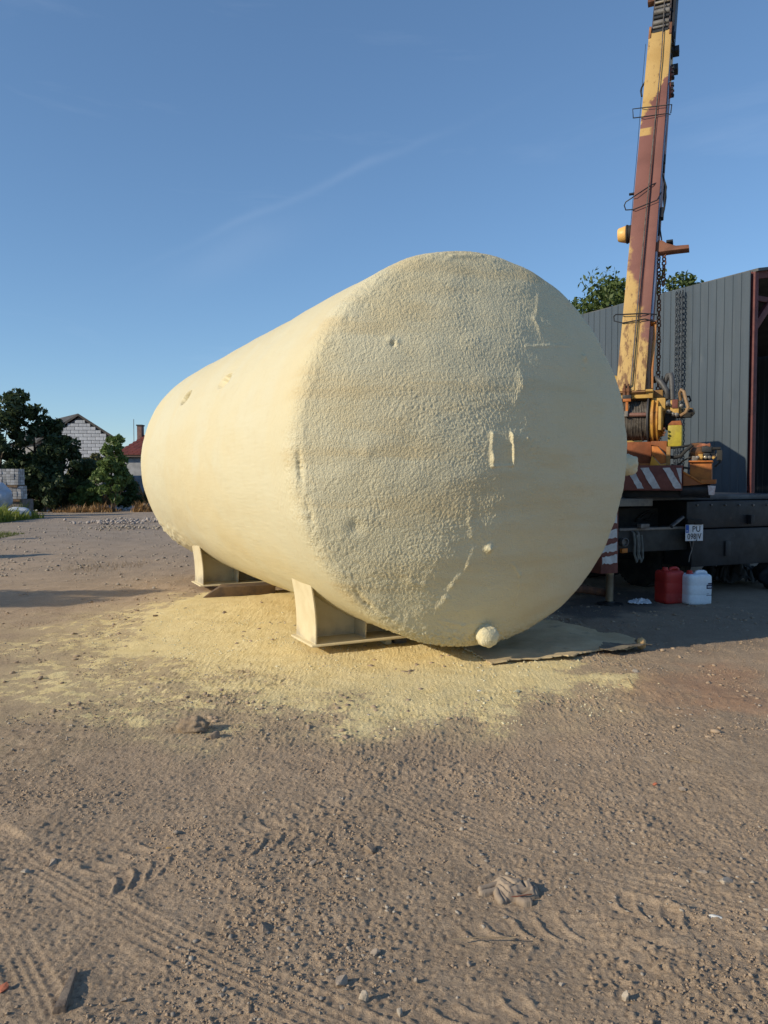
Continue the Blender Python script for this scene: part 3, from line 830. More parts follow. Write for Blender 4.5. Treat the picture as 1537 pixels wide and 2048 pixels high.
# chains hanging down the side wall
CHAINM = pm('galvanised_chain', (.050,.062,.080), (.035,.044,.058), 10, rough=.6)
def chain_mesh(name, length, lw, ll, rod, mat, loc, label, cat='chain', group=None, sway=0.0, seed=0):
    b = MB(); n = int(length/(ll*.72))
    for i in range(n):
        z = -i*ll*.72
        a = (i % 2)*math.pi/2 + .3*math.sin(i*1.7+seed) + .6
        x = Vector((math.cos(a), math.sin(a), 0)); c = Vector((sway*math.sin(i*.06+seed), 0, z))
        h = ll/2 - lw/2; r_ = lw/2
        pts = [c + ZV*h + x*r_, c + ZV*(h+r_*.9), c + ZV*h - x*r_, c - ZV*h - x*r_, c - ZV*(h+r_*.9), c - ZV*h + x*r_]
        b.tube(pts, rod, 5, closed=True)
    o = b.build(name, mat, None, smooth=60)
    o.location = loc; WORLD[o.name] = Matrix.Translation(loc)
    return tag(o, label, cat, group)
for i, (px, lab) in enumerate(((1350.5, 'leftmost thin chain hanging down the blue grey shed wall'), (1357.5, 'middle thin chain hanging down the blue grey shed wall'), (1363, 'rightmost thin chain hanging down the blue grey shed wall'))):
    wp = on_plane(px, 780, corner + sout*.12, sout); wp.z = SH - .1
    chain_mesh('hanging_chain', 5.0, .042, .075, .010, CHAINM, wp, lab, 'chain', 'chains hanging on the shed wall', seed=i)

# ================================================================== CRANE TRUCK
TH = R(24)
CO = Vector((2.75, 9.55, 0)); CW = Vector((math.cos(TH), math.sin(TH), 0)); CU = Vector((-math.sin(TH), math.cos(TH), 0))
crane = thing('crane_truck', 'old yellow and rust brown crane truck with raised telescopic boom behind the foam tank', 'crane truck', CO, TH)
AX = (CW, CU, ZV)
def tp(px, py, u): return on_plane(px, py, CO + CU*u, CU)
def pbox(x0, y0, x1, y1, u, dep, b=None):
    b = b or MB(); ym, xm = (y0+y1)/2, (x0+x1)/2
    A_, B_ = tp(x0, ym, u), tp(x1, ym, u); zt_, zb_ = tp(xm, y0, u).z, tp(xm, y1, u).z
    c = (A_+B_)/2; c.z = (zt_+zb_)/2
    return b.box(c + CU*dep/2, ((B_-A_).length, dep, zt_-zb_), AX)
def P(name, b, mat, par=crane, bevel=.006, **k): return b.build(name, mat, par, bevel=bevel, **k)
# carrier
ch = P('chassis', pbox(1262, 1008, 1480, 1062, .75, 6.2), DARK)
P('deck', pbox(1180, 990, 1600, 1000, .30, 6.4), pm('dark_deck_plate', (.07,.08,.095), (.04,.045,.055), 2, rough=.45, metal=.3))
tail = P('tail_box', pbox(1374, 1001.5, 1600, 1054, .10, .9), DARK, bevel=.02)
P('tail_lower', pbox(1384, 1056, 1600, 1128, .06, .5), DARK, bevel=.015)
b = pbox(1176, 1058, 1378, 1104, .14, .22); bump = P('bumper_beam', b, pm('dark_bumper', (.032,.032,.030), (.018,.018,.017), 3, rough=.6), bevel=.012)
P('bumper_rail', pbox(1240, 1055, 1378, 1060, .12, .24), GREYS, bump, .004)
P('step_plate', pbox(1180, 998, 1306, 1013, .04, .42), ROAD_OLIVE)
P('recess_panel', pbox(1180, 1016, 1380, 1056, .62, .05), BLK)
for k, (x0, y0, x1, y1) in enumerate(((1283,1048,1300,1057),(1452,1082,1462,1112),(1503,1030,1511,1048))):
    P('bracket', pbox(x0, y0, x1, y1, .04 - .01*k, .08), GREYS if k == 0 else DARK)
b = MB(); pts = [tp(1290+18*math.sin(k*.7), 1030+10*math.cos(k*.9)+k*.4, .58) for k in range(14)]
b.tube(pts, .012, 6); P('brake_hose', b, BLK, bevel=0)
for k in range(6):
    c_ = tp(1395 + k*28, 1010, .095)
    MB().lathe(c_, -CU, [(0,.014),(.012,.014),(.018,.008)], 8).build('bolt', GREYS, tail)
# strap slung over the beam
b = MB()
for k in range(2):
    x = 1268 + k*9
    pts = [tp(x-9, 1066, .30), tp(x-4, 1062, .14), tp(x, 1066, .10), tp(x+2, 1085, .085), tp(x+1, 1108, .09), tp(x+6, 1124, .10), tp(x+9, 1116, .10), tp(x+8, 1090, .09), tp(x+6, 1070, .10)]
    b.tube(pts, .016, 6)
P('strap', b, pm('grey_webbing', (.17,.17,.15), (.12,.12,.11), 20, rough=.9), bevel=0)
prt = MB().lathe(tp(1246, 1084, .11), -CU, [(0,.055),(.05,.055),(.055,.045),(.02,.04),(.018,0)], 20)
P('coupling', prt, GREYS, bevel=0)
P('marker_lamp', pbox(1245, 1097, 1256, 1106, .09, .05), ORA)
# licence plate
pc = tp(1389, 1065.5, -.02)
pyaw = R(13); pxv = Vector((math.cos(pyaw), math.sin(pyaw), 0)); pn = Vector((pxv.y, -pxv.x, 0))
WPL = pm('plate_white', (.70,.72,.75), (.60,.61,.63), 9, rough=.5, bump=0, spot=((.28,.25,.22), 14, .58, .76))
pf = Matrix(((pxv.x, 0, pn.x, pc.x), (pxv.y, 0, pn.y, pc.y), (0, 1, 0, pc.z), (0,0,0,1)))
def local_box(x0, y0, x1, y1, z0, z1, b=None):
    b = b or MB(); return b.hexa([(x0,y0,z0),(x1,y0,z0),(x1,y1,z0),(x0,y1,z0),(x0,y0,z1),(x1,y0,z1),(x1,y1,z1),(x0,y1,z1)])
PWD, PHT = .262, .214
plate = local_box(-PWD/2, -PHT/2, PWD/2, PHT/2, -.003, 0).build('license_plate', WPL, crane, frame=pf, bevel=.001)
plate['label'] = 'two line licence plate reading PU 098JV'
BLUE = pm('plate_blue', (.02,.10,.42), (.02,.09,.36), 3, rough=.5, bump=0)
INK = pm('plate_black', (.01,.01,.012), (.015,.015,.017), 3, rough=.5, bump=0)
bb = local_box(-PWD/2+.003, .0, -PWD/2+.052, PHT/2-.004, .0005, .0015).build('country_band', BLUE, plate, frame=pf)
def text(body, size, x, y, mat, parent, frame, z=.0022, sx=1.0, name='lettering', ext=.0006):
    cu = bpy.data.curves.new(name, 'FONT'); cu.body = body; cu.size = size; cu.align_x = 'CENTER'; cu.align_y = 'CENTER'; cu.extrude = ext
    cu.offset = size*.008; cu.space_character = 1.10
    t_ = bpy.data.objects.new(name, cu); COL.objects.link(t_)
    dg = C.evaluated_depsgraph_get(); me = bpy.data.meshes.new_from_object(t_.evaluated_get(dg))
    bpy.data.objects.remove(t_); bpy.data.curves.remove(cu)
    return link(name, me, mat, parent, frame @ Matrix.Translation((x, y, z)) @ Matrix.Diagonal((sx, 1, 1, 1)), smooth=0)
text('PU', .108, .030, .046, INK, plate, pf, sx=.92)
text('098JV', .108, 0, -.052, INK, plate, pf, sx=.74)
text('PL', .032, -PWD/2+.027, .022, WPL, plate, pf, z=.003)
b = MB(); b.box(pc + ZV*.150 - pn*.02, (.22, .07, .06), (pxv, pn, ZV)); b.box(pc + ZV*.125 + pn*.012 + pxv*.055, (.13, .03, .035), (pxv, pn, ZV))
P('plate_lamp', b, BLK, bevel=.012)
MB().tube([tp(1343, 1053, -.02), tp(1366, 1034, .02)], .026, 12).build('lamp_tube', pm('smoky_plastic', (.11,.11,.115), (.05,.05,.055), 8, rough=.3), crane)
b = MB(); b.tube([tp(1380, 1082, .0), tp(1382, 1092, .0), tp(1384, 1100, .02), tp(1380, 1112, .02), tp(1378, 1124, .03)], .007, 6); b.tube([tp(1388, 1082, .0), tp(1386, 1092, .01), tp(1384, 1100, .02)], .006, 6)
P('dangling_cable', b, GREYS, bevel=0)
# outrigger jack
jb = P('outrigger_jack', pbox(1203, 998, 1237, 1147, -.20, .20), REDB)
for k, (y0, sl) in enumerate(((1030,-7),(1058,-7),(1084,-8),(1108,-6))):
    x0, x1 = 1205, 1234.5
    u_ = -.203
    poly = []
    for f in np.linspace(0, 1, 9): poly.append(tp(x0+(x1-x0)*f, y0 - sl*(1-f)*1.3 + random.uniform(-1.5, 1.5), u_))
    for f in np.linspace(1, 0, 9): poly.append(tp(x0+(x1-x0)*f, y0 + 17 - sl*(1-f)*.6 + random.uniform(-2.2, 2.2), u_))
    MB().prism(poly, -CU*.003).build('white_stripe', WHITEP, jb)
MB().lathe(tp(1220, 1147, -.10) + ZV*.01, -ZV, [(0,.052),(.03,.052),(.04,.047),(.43,.047)], 20).build('jack_cylinder', STEEL, jb)
gpt = tp(1220, 1210, -.10)
MB().lathe(Vector((gpt.x, gpt.y, .0)), ZV, [(0,.16),(.03,.16),(.045,.06),(.06,.055)], 20).build('jack_foot', DARK, jb)
# wheels
RIMM = pm('grey_rim', (.12,.13,.13), (.07,.075,.075), 6, rough=.6)
def wheel(w, u, mats=(TYRE, RIMM)):
    c = CO + CW*w + CU*u + ZV*.50
    wh = MB().lathe(c, CW, [(-.14,.30),(-.14,.40),(-.13,.45),(-.11,.485),(-.07,.50),(.07,.50),(.11,.485),(.13,.45),(.14,.40),(.14,.30)], 40).build('wheel', mats[0], crane)
    MB().lathe(c, CW, [(-.13,.305),(-.12,.27),(-.05,.25),(-.04,.12),(-.10,.10),(-.10,0)], 28).build('rim', mats[1], wh)
    b = MB()
    for k in range(44):
        a = 2*math.pi*k/44; d_ = CU*math.cos(a) + ZV*math.sin(a); t_ = -CU*math.sin(a) + ZV*math.cos(a)
        for sg in (-1, 1): b.box(c + d_*.503 + CW*sg*.055 + t_*.01*sg, (.09, .045, .014), (CW, t_, d_))
    b.build('tread', mats[0], wh)
for w in (-.30, .06, 1.62, 1.98):
    for u in (1.1, 2.35): wheel(w, u)
for w in (-.25, 1.9): wheel(w, 5.6)
for u in (1.1, 2.35): MB().tube([CO + CW*-.3 + CU*u + ZV*.5, CO + CW*2.0 + CU*u + ZV*.5], .09, 12).build('axle', DARK, crane)
MB().tube([tp(1120, 1180, -.05)*1.0, tp(1165, 1178, .05), tp(1212, 1186, .0)], .05, 10).build('exhaust_pipe', RUST, crane)
# driver cab and operator cab further forward
CABM = pm('faded_yellow_cab', (.50,.32,.09), (.40,.25,.07), 3, rough=.55)
GLASS = pm('dark_glass', (.03,.04,.045), (.025,.03,.035), 2, rough=.08, bump=0)
c0 = Vector((3.72, 12.75, 0)); cw_ = Vector((.912, -.41, 0)); cu_ = Vector((.41, .912, 0)); b = MB()
cab = P('operator_cab', b.hexa([c0 - cw_*.55 + ZV*1.35, c0 + cw_*.45 + ZV*1.35, c0 + cw_*.45 + cu_*1.3 + ZV*1.35, c0 - cw_*.55 + cu_*1.3 + ZV*1.35, c0 - cw_*.5 + cu_*.1 + ZV*3.42, c0 + cw_*.36 + cu_*.1 + ZV*3.22, c0 + cw_*.36 + cu_*1.1 + ZV*3.22, c0 - cw_*.5 + cu_*1.1 + ZV*3.42]), CABM, bevel=.10, seg=4)
MB().box(c0 + cu_*.05 - cw_*.05 + ZV*2.6, (.65, .05, .7), (cw_, cu_, ZV)).build('window', GLASS, cab)
c1 = CO + CU*6.1 + CW*.85
cab2 = P('driver_cab', MB().box(c1 + ZV*1.75, (2.3, 1.5, 1.7), AX), CABM, bevel=.12, seg=4)
MB().box(c1 + ZV*2.1 + CU*.76, (2.0, .03, .7), AX).build('windscreen', GLASS, cab2)
# boom direction, which the turret shares
bb0, bb1 = at(1261, 781, 10.05), at(1321, 62, 13.3)
bd = (bb1-bb0).normalized(); BL = (bb1-bb0).length
bwd = Vector((bd.y, -bd.x, 0)).normalized(); bn = bwd.cross(bd)
if bn.y > 0: bn = -bn
# turret
MB().lathe(CO + CW*1.1 + CU*1.2 + ZV*1.30, ZV, [(0,.62),(.12,.62),(.14,.55),(.22,.55)], 36).build('slewing_ring', DARK, crane)
CW = bwd.copy(); CU = Vector((-bwd.y, bwd.x, 0)); CO = at(1300, 880, 9.62); CO.z = 0; AX = (CW, CU, ZV)
P('turntable', pbox(1170, 981, 1395, 995, .30, 1.9), BLK)
cwt = P('counterweight', pbox(1185, 931, 1365, 981, .20, .30), REDB, bevel=.01)
for k, x in enumerate((1252, 1281, 1326, 1352)):
    u_ = .197; wd_ = (13, 17, 15, 9)[k]; poly = []
    for f in np.linspace(0, 1, 9): poly.append(tp(x + 24*f + random.uniform(-1.1, 1.1), 936 + 41*f if k < 3 else 935+43*f*.8, u_))
    for f in np.linspace(1, 0, 9): poly.append(tp(min(x + wd_ + 24*f + random.uniform(-1.1, 1.1), 1363.5), 935 + 42*f if k < 3 else 935+43*f*.8, u_))
    if k == 3: poly = [tp(1353, 936, u_), tp(1363.5, 936, u_), tp(1363.5, 968, u_), tp(1361, 962, u_)]
    MB().prism(poly, -CU*.003).build('white_stripe', WHITEP, cwt)
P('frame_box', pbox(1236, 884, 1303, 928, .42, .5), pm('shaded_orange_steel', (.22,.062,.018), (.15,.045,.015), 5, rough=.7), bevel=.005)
P('frame_ledge', pbox(1240, 927, 1306, 932, .30, .6), ORA, bevel=.004)
b = MB(); b.prism([tp(x, y, .26) for x, y in ((1304,892),(1316,893),(1334,914),(1334,926),(1321,928),(1304,909))], CU*.12); P('cheek_plate', b, ORA, bevel=.003)
b = MB(); b.prism([tp(x, y, .25) for x, y in ((1304,911),(1320,929),(1334,927),(1336,931),(1310,933),(1300,931))], CU*.10); P('cheek_plate', b, pm('amber_paint', (.62,.30,.03), (.5,.22,.02), 5, rough=.5), bevel=.003)
P('upright', pbox(1333, 893, 1341, 934, .24, .06), pm('tan_paint', (.30,.17,.055), (.2,.1,.03), 6, rough=.7), bevel=.003)
b = MB(); b.prism([tp(x, y, .40) for x, y in ((1303,882),(1334,882),(1334,912),(1318,893),(1303,890))], CU*.3); P('side_frame', b, pm('brown_orange_paint', (.26,.085,.025), (.16,.05,.018), 5, rough=.7), bevel=.003)
# winch
wc0, wc1 = tp(1226, 842, .62), tp(1297, 842, .62)
wl_ = (wc1-wc0).length; wdir = CW
drum = MB().lathe(wc0, wdir, [(0,.245),(wl_,.245)], 36).build('winch_drum', DARK, crane)
b = MB(); nw = 23
pts = []
for k in range(nw*20+1):
    a = 2*math.pi*k/20; rr_ = .262 + (.008 if (k//20) in (6,7,13,19) else 0) + .002*math.sin(k*.13)
    pts.append(wc0 + wdir*(wl_*(k/(nw*20))) + (CU*math.cos(a) + ZV*math.sin(a))*rr_)
b.tube(pts, wl_/nw*.47, 6)
b.build('rope_winding', ROPE, drum)
for k, (xx, rr_) in enumerate(((wl_+.005, .335),(-.03, .335))):
    MB().lathe(wc0 + wdir*xx, wdir, [(0,rr_),(.022,rr_)], 40).build('flange', pm('dark_flange', (.05,.052,.06), (.03,.03,.035), 5, rough=.5), drum, bevel=.004)
MB().tube([tp(1252, 830, .33), tp(1293, 829.5, .33)], .028, 14).build('guide_roller', pm('rusty_roller', (.20,.10,.075), (.14,.065,.05), 10, rough=.55), crane)
b = MB(); pbox(1246, 797.5, 1262, 803, .30, .05, b); pbox(1251.5, 803, 1256.5, 832, .31, .04, b); P('roller_bracket', b, ORA, bevel=.003)
P('roller_bracket', pbox(1249, 822, 1256, 833, .28, .06), GREYS, bevel=.003)
gc = tp(1303, 842, .62)
gear = MB().lathe(gc, CW, [(0,.30),(.03,.31),(.045,.31),(.05,.27),(.075,.27),(.08,.30),(.10,.30),(.105,.22),(.16,.20),(.165,.10)], 36).build('gear_case', pm('amber_worn_paint', (.52,.27,.05), (.36,.17,.035), 6, rough=.6, spot=((.06,.025,.012), 10, .55, .68)), crane, bevel=0)
for k in range(12):
    a = 2*math.pi*k/12; MB().lathe(gc + CW*.10 + (CU*math.cos(a)+ZV*math.sin(a))*.262, CW, [(0,.014),(.014,.014),(.016,.0)], 6).build('bolt', RUST, gear)
P('gear_bracket', pbox(1304, 796, 1331, 822, .46, .10), YEL, bevel=.004)
P('gear_fin', pbox(1317, 812, 1323, 860, .28, .30), YEL, bevel=.006)
P('gear_bracket', pbox(1308, 780, 1326, 797, .50, .3), pm('ochre_paint', (.24,.13,.035), (.16,.08,.03), 6, rough=.7), bevel=.004)
mc = tp(1330, 826, .62)
mot = MB().lathe(mc, CW, [(0,.10),(.06,.10),(.07,.075),(.20,.075),(.22,.055),(.34,.055),(.36,.03),(.37,0)], 24).build('hydraulic_motor', pm('oily_yellow', (.36,.21,.05), (.10,.055,.025), 8, rough=.45), crane)
pbox(1341, 800, 1358, 833, .50, .16).build('valve_block', YEL, mot, bevel=.006)
pbox(1344.5, 799, 1356, 816, .485, .02).build('valve_cover', REDB, mot, bevel=.002)
for x, y, r_ in ((1338, 824, .03), (1347, 829, .028), (1354, 830, .03), (1364, 812, .025), (1336, 808, .026)):
    MB().lathe(tp(x, y, .50), -CU, [(0,r_),(.03,r_),(.032,r_*.7),(.06,r_*.7),(.065,r_*.3)], 8).build('fitting', GREYS, mot)
pbox(1352, 818, 1384, 835, .56, .10).build('valve_bank', BLK, mot, bevel=.01)
b = MB(); b.tube([tp(1362, 800, .50), tp(1360, 786, .46), tp(1363, 779, .44), tp(1368, 783, .43), tp(1372, 798, .42), tp(1377, 814, .42), tp(1372, 825, .43), tp(1362, 831, .46)], .022, 8); b.build('hose', pm('tan_hose', (.30,.19,.10), (.2,.12,.06), 8, rough=.6), mot)
b = MB(); b.tube([tp(1370, 794, .5), tp(1379, 793, .5), tp(1382, 801, .5), tp(1374, 806, .5)], .014, 6); b.build('hose', BLK, mot); b = MB(); b.tube([tp(1377, 820, .5), tp(1384, 821, .48), tp(1388, 827, .48), tp(1383, 831, .5)], .016, 6); b.build('hose', BLK, mot); b = MB(); b.tube([tp(1365, 790, .48), tp(1372, 800, .46), tp(1376, 812, .46)], .012, 6); b.build('hose', BLK, mot)
ybx = P('tool_box', pbox(1336, 850, 1364, 893, .36, .30), LIME, bevel=.015)
b = MB(); b.prism([tp(x, y, .37) for x, y in ((1336,850),(1364,850),(1362,841),(1344,842))], CU*.26); b.build('box_lid', pm('rusty_orange', (.30,.10,.03), (.2,.07,.03), 14, rough=.8), ybx, bevel=.004)
P('mount', pbox(1330, 826, 1350, 858, .50, .3), BLK, bevel=.01)
for x, y in ((1329,857),(1330,865),(1328,870)): MB().lathe(tp(x, y, .30), -CU, [(0,.015),(.02,.015)], 6).build('bolt', RUST, ybx)
# hydraulic unit at the right of the turret
hyd = P('hydraulic_tank', pbox(1380, 922, 1424, 962, .34, .42), pm('rusty_orange_tank', (.44,.155,.028), (.30,.10,.025), 5, rough=.65, spot=((.06,.028,.015), 6, .60, .72)), bevel=.012)
P('tank_rail', pbox(1378, 921, 1426, 924, .30, .48), ORA, hyd, .003)
MB().lathe(tp(1382, 902, .5), CW, [(0,.10),(.12,.105),(.16,.09),(.20,.06)], 20).build('pump', pm('oily_brown', (.23,.10,.03), (.08,.04,.02), 9, rough=.5), hyd)
for k, (x0, y0, x1, y1, mt) in enumerate(((1384,912,1396,922,GREYS),(1397,908,1406,922,YEL),(1407,906,1420,921,DARK),(1404,892,1424,904,DARK),(1420,894,1442,899,BLK),(1434,900,1445,922,BLK),(1412,898,1430,910,DARK),(1399,897,1405,906,YEL),(1425,907,1436,913,GREYS))):
    P('valve', pbox(x0, y0, x1, y1, .36+.012*k, .16), mt, hyd, .006)
for k in range(5):
    MB().lathe(tp(1396+k*8, 915, .34), -CU, [(0,.022),(.03,.022),(.035,.012),(.05,.012)], 8).build('fitting', (GREYS, YEL, STEEL)[k % 3], hyd)
b = MB()
for k in range(3): b.tube([tp(1394, 893-k*1.2, .42+k*.03), tp(1408, 891-k*1.5, .40), tp(1421, 888+k*2, .40)], .012, 6)
b.build('copper_pipe', pm('copper_pipe', (.50,.22,.13), (.38,.15,.09), 9, rough=.4, metal=.5), hyd)
b = MB(); b.tube([tp(1436, 918, .45), tp(1441, 924, .45), tp(1430, 934, .45)], .012, 6); b.build('hose', BLK, hyd); b = MB(); b.tube([tp(1390, 893, .45), tp(1380, 905, .42), tp(1379, 925, .38)], .012, 6); b.build('hose', BLK, hyd)
for pts_, r_ in (((tp(1340, 896, .30), tp(1360, 894, .32), tp(1384, 890, .40)), .014), ((tp(1340, 914, .34), tp(1352, 915, .30), tp(1362, 912, .30), tp(1372, 901, .32), tp(1384, 892, .36)), .022), ((tp(1352, 934, .40), tp(1366, 922, .36), tp(1382, 914, .36)), .010), ((tp(1343, 930, .36), tp(1362, 934, .34), tp(1380, 937, .36)), .014)):
    MB().tube(pts_, r_, 8).build('hose', BLK, crane, smooth=80)
b = MB(); b.prism([tp(x, y, .22) for x, y in ((1367,944),(1367,972),(1408,969),(1402,966))], CU*.55); P('fender_bracket', b, pm('burnt_orange', (.30,.10,.03), (.22,.075,.025), 4, rough=.65), bevel=.003)
b = MB(); b.tube([tp(1367, 944, .215), tp(1404, 966.5, .215), tp(1432, 966, .215)], .012, 6); pbox(1402, 959, 1432, 967, .22, .5, b); P('fender_edge', b, ORA, bevel=0)
P('lamp_block', pbox(1400, 971, 1416, 986, .30, .2), pm('brown_tank', (.25,.10,.03), (.16,.06,.025), 5, rough=.7), bevel=.006)
b = MB(); b.prism([tp(x, y, .20) for x, y in ((1416,971),(1432,972),(1429,990),(1418,990))], CU*.02); P('warning_board', b, pm('faded_warning_board', (.55,.42,.40), (.62,.60,.58), 22, rough=.6, spot=((.30,.08,.07), 20, .58, .66)), bevel=.001)
MB().tube([tp(1376, 971, .3), tp(1384, 973, .28), tp(1392, 972, .3)], .012, 6).build('handle', WHITEP, crane)
MB().lathe(tp(1362, 980, .35), CW, [(0,.10),(.35,.10)], 18).build('air_tank', DARK, crane, bevel=.01)
# boom
# frame: x across, y along, z out of the face we see
BF = Matrix(((bwd.x, bd.x, bn.x, bb0.x), (bwd.y, bd.y, bn.y, bb0.y), (bwd.z, bd.z, bn.z, bb0.z), (0,0,0,1)))
BW = .362
def boom_mat():
    m, t, b, L = _new('boom_paint')
    co = t.nodes.new('ShaderNodeTexCoord').outputs['Object']
    sx = t.nodes.new('ShaderNodeSeparateXYZ'); L(co, sx.inputs[0])
    x, y = sx.outputs['X'], sx.outputs['Y']
    n1 = _math(t, L, 'SUBTRACT', _noise(t, L, co, 3.2, 8, .65), .5)
    yw = _math(t, L, 'ADD', y, _math(t, L, 'MULTIPLY', n1, 1.1))
    up = _math(t, L, 'SUBTRACT', yw, _math(t, L, 'MULTIPLY', x, -2.4))
    # upper end of the brown band leans up to the right, lower end leans down to the right
    top = _ramp(t, L, _math(t, L, 'SUBTRACT', yw, _math(t, L, 'MULTIPLY', x, 3.0)), 5.72, 5.62)
    bot = _ramp(t, L, _math(t, L, 'ADD', _math(t, L, 'ADD', y, _math(t, L, 'MULTIPLY', n1, 2.2)), _math(t, L, 'MULTIPLY', x, 5.0)), 1.25, 1.75)
    band = _math(t, L, 'MULTIPLY', top, bot)
    strip = _math(t, L, 'MULTIPLY', _math(t, L, 'MULTIPLY', _ramp(t, L, y, 4.79, 4.82), _ramp(t, L, y, 4.99, 4.96)), _ramp(t, L, _math(t, L, 'ADD', x, _math(t, L, 'MULTIPLY', n1, .2)), .03, -.03))
    band = _math(t, L, 'MULTIPLY', band, _math(t, L, 'SUBTRACT', 1.0, strip))
    # rust: streaks along the boom, thicker near its foot
    mp = t.nodes.new('ShaderNodeMapping'); mp.inputs['Scale'].default_value = (14, 3.5, 14); L(co, mp.inputs['Vector'])
    st = _noise(t, L, mp.outputs['Vector'], 1.0, 8, .72)
    low = _ramp(t, L, y, 2.6, .1)
    rust = _ramp(t, L, _math(t, L, 'ADD', st, _math(t, L, 'MULTIPLY', low, .11)), .575, .68)
    yel = _mix(t, L, _ramp(t, L, _noise(t, L, co, 1.4, 5), .4, .65), (.50,.325,.115), (.45,.28,.09))
    pat = _ramp(t, L, _noise(t, L, co, 1.7, 6, .65), .56, .66)
    yel = _mix(t, L, _math(t, L, 'MULTIPLY', _math(t, L, 'MULTIPLY', pat, low), .8), yel, (.21,.085,.045))
    yel = _mix(t, L, _math(t, L, 'MULTIPLY', rust, .85), yel, (.13,.055,.025))
    brn = _mix(t, L, _ramp(t, L, _noise(t, L, co, 1.1, 5), .4, .65), (.205,.085,.066), (.165,.068,.052))
    L(_mix(t, L, band, yel, brn), b.inputs['Base Color'])
    b.inputs['Roughness'].default_value = .62
    L(_bump(t, L, _noise(t, L, co, 40, 5), .15, .01), b.inputs['Normal'])
    return m
BOOMM = boom_mat()
def bl(x, y, z): return BF @ Vector((x, y, z))
sx0, sx1 = .045, .068         # the groove along the face
boom = None
b = MB()
DEP = .50
def bx(b, x0, x1, y0, y1, z0, z1): return local_box(x0, y0, x1, y1, z0, z1, b)
bx(b, -BW/2, sx0, 0, BL, -.012, 0); bx(b, sx1, BW/2, 0, BL, -.012, 0)
bx(b, sx0-.004, sx1+.004, 0, BL-.002, -.030, -.0125)
bx(b, -BW/2, -BW/2+.012, .0, BL, -DEP, -.0125); bx(b, BW/2-.012, BW/2, .0, BL, -DEP, -.0125); bx(b, -BW/2+.0125, BW/2-.0125, 0, BL, -DEP, -DEP+.012)
boom = b.build('boom', BOOMM, crane, frame=BF, bevel=.003)
boom['label'] = 'raised boom with faded yellow and rust brown patches'
def bp(name, b, mat, par=boom, bevel=.003, **k): return b.build(name, mat, par, frame=BF, bevel=bevel, **k)
# widened foot of the boom
b = MB(); b.hexa([(-BW/2-.004,-.02,-.62),(BW/2+.004,-.02,-.62),(BW/2+.004,-.02,-.014),(-BW/2-.004,-.02,-.014),(-BW/2-.004,1.0,-.505),(BW/2+.004,1.0,-.505),(BW/2+.004,1.0,-.014),(-BW/2-.004,1.0,-.014)]); bp('boom_foot', b, pm('brown_boom_foot', (.16,.075,.04), (.26,.14,.05), 5, rough=.7))
P('boom_seat', pbox(1236, 781, 1306, 797, .40, .55), YEL, bevel=.006)
P('boom_seat_lip', pbox(1234, 779.5, 1306, 784, .36, .6), YEL, bevel=.004)
for x in (1249.5, 1257):
    b = MB().lathe(tp(x, 800, .345), ZV, [(0,.022),(.10,.022),(.105,.030),(.15,.030),(.155,.016),(.21,.014)], 8); b.build('tie_bolt', RUST, crane)
P('clamp', pbox(1245, 790, 1263, 799, .31, .08), DARK, bevel=.004)
# second section pulled in, with its rollers and sheaves
b = MB(); 
for sg in (-1, 1): bx(b, sg*.135-.010, sg*.135+.010, BL-.4, BL+2.6, -.42, -.02)
bx(b, -.125, .125, BL-.4, BL+2.6, -.42, -.40)
ins = bp('inner_section', b, pm('dark_inner_boom', (.075,.055,.05), (.04,.035,.035), 4, rough=.6))
for k, (yy, rr_, mt) in enumerate(((.02,.05,DARK),(.16,.026,GREYS),(.27,.05,GREYS),(.42,.035,DARK),(.56,.055,GREYS),(.70,.03,GREYS),(.84,.03,STEEL),(1.02,.05,GREYS),(1.5,.06,DARK))):
    MB().tube([bl(-.125, BL+yy, -.03), bl(.125, BL+yy, -.03)], rr_, 14).build('roller', mt, ins)
for sg in (-1, 1):
    b = MB(); bx(b, sg*.165-.018, sg*.165+.018, BL-.14, BL+.16, -.45, .015); bp('end_bracket', b, pm('orange_bracket', (.36,.15,.05), (.2,.09,.04), 6, rough=.7) if sg < 0 else RUST)
b = MB(); bx(b, .165, .215, BL-.1, BL+2.6, -.40, -.06); bp('side_rail', b, DARK)
for k, yy in enumerate((.02, -.45)):
    b = MB(); bx(b, .19, .30, BL+yy-.35-k*.0, BL+yy-.22, -.30, -.18); bp('stop_block', b, DARK)
b = MB(); bx(b, -.27, -.15, BL+1.05, BL+1.20, -.2, -.1); bp('stop_block', b, RUST)
b = MB(); bx(b, .17, .34, BL+1.15, BL+1.30, -.25, -.1); bp('stop_block', b, DARK)
# fittings down the right side
def bpx(px, py, off=0.0):      # point on the plane of the boom face
    return on_plane(px, py, bb0 + bn*off, bn)
for (px, py, r_) in ((1340, 147, .115), (1339, 181, .125)):
    c_ = bpx(px, py, -.16)
    sh_ = MB().lathe(c_ - bwd*.10, bwd, [(0,r_*.9),(.10,r_),(.13,r_*.9),(.15,r_*.5),(.16,r_*.3)], 20).build('sheave_housing', REDB, boom)
    for k in range(8):
        a = k*math.pi/4; MB().lathe(c_ + bwd*.03 + (bd*math.cos(a) + bn*math.sin(a))*r_*.78, bwd, [(0,.018),(.04,.018)], 6).build('bolt', DARK, sh_)
for (px, py, w_, h_) in ((1347, 71, .07, .09), (1347, 92, .05, .06), (1345, 101, .03, .09), (1343, 113, .03, .05)):
    c_ = bpx(px, py, -.16); MB().box(c_, (w_, h_, .08), (bwd, bd, bn)).build('clip', DARK, boom, bevel=.004)
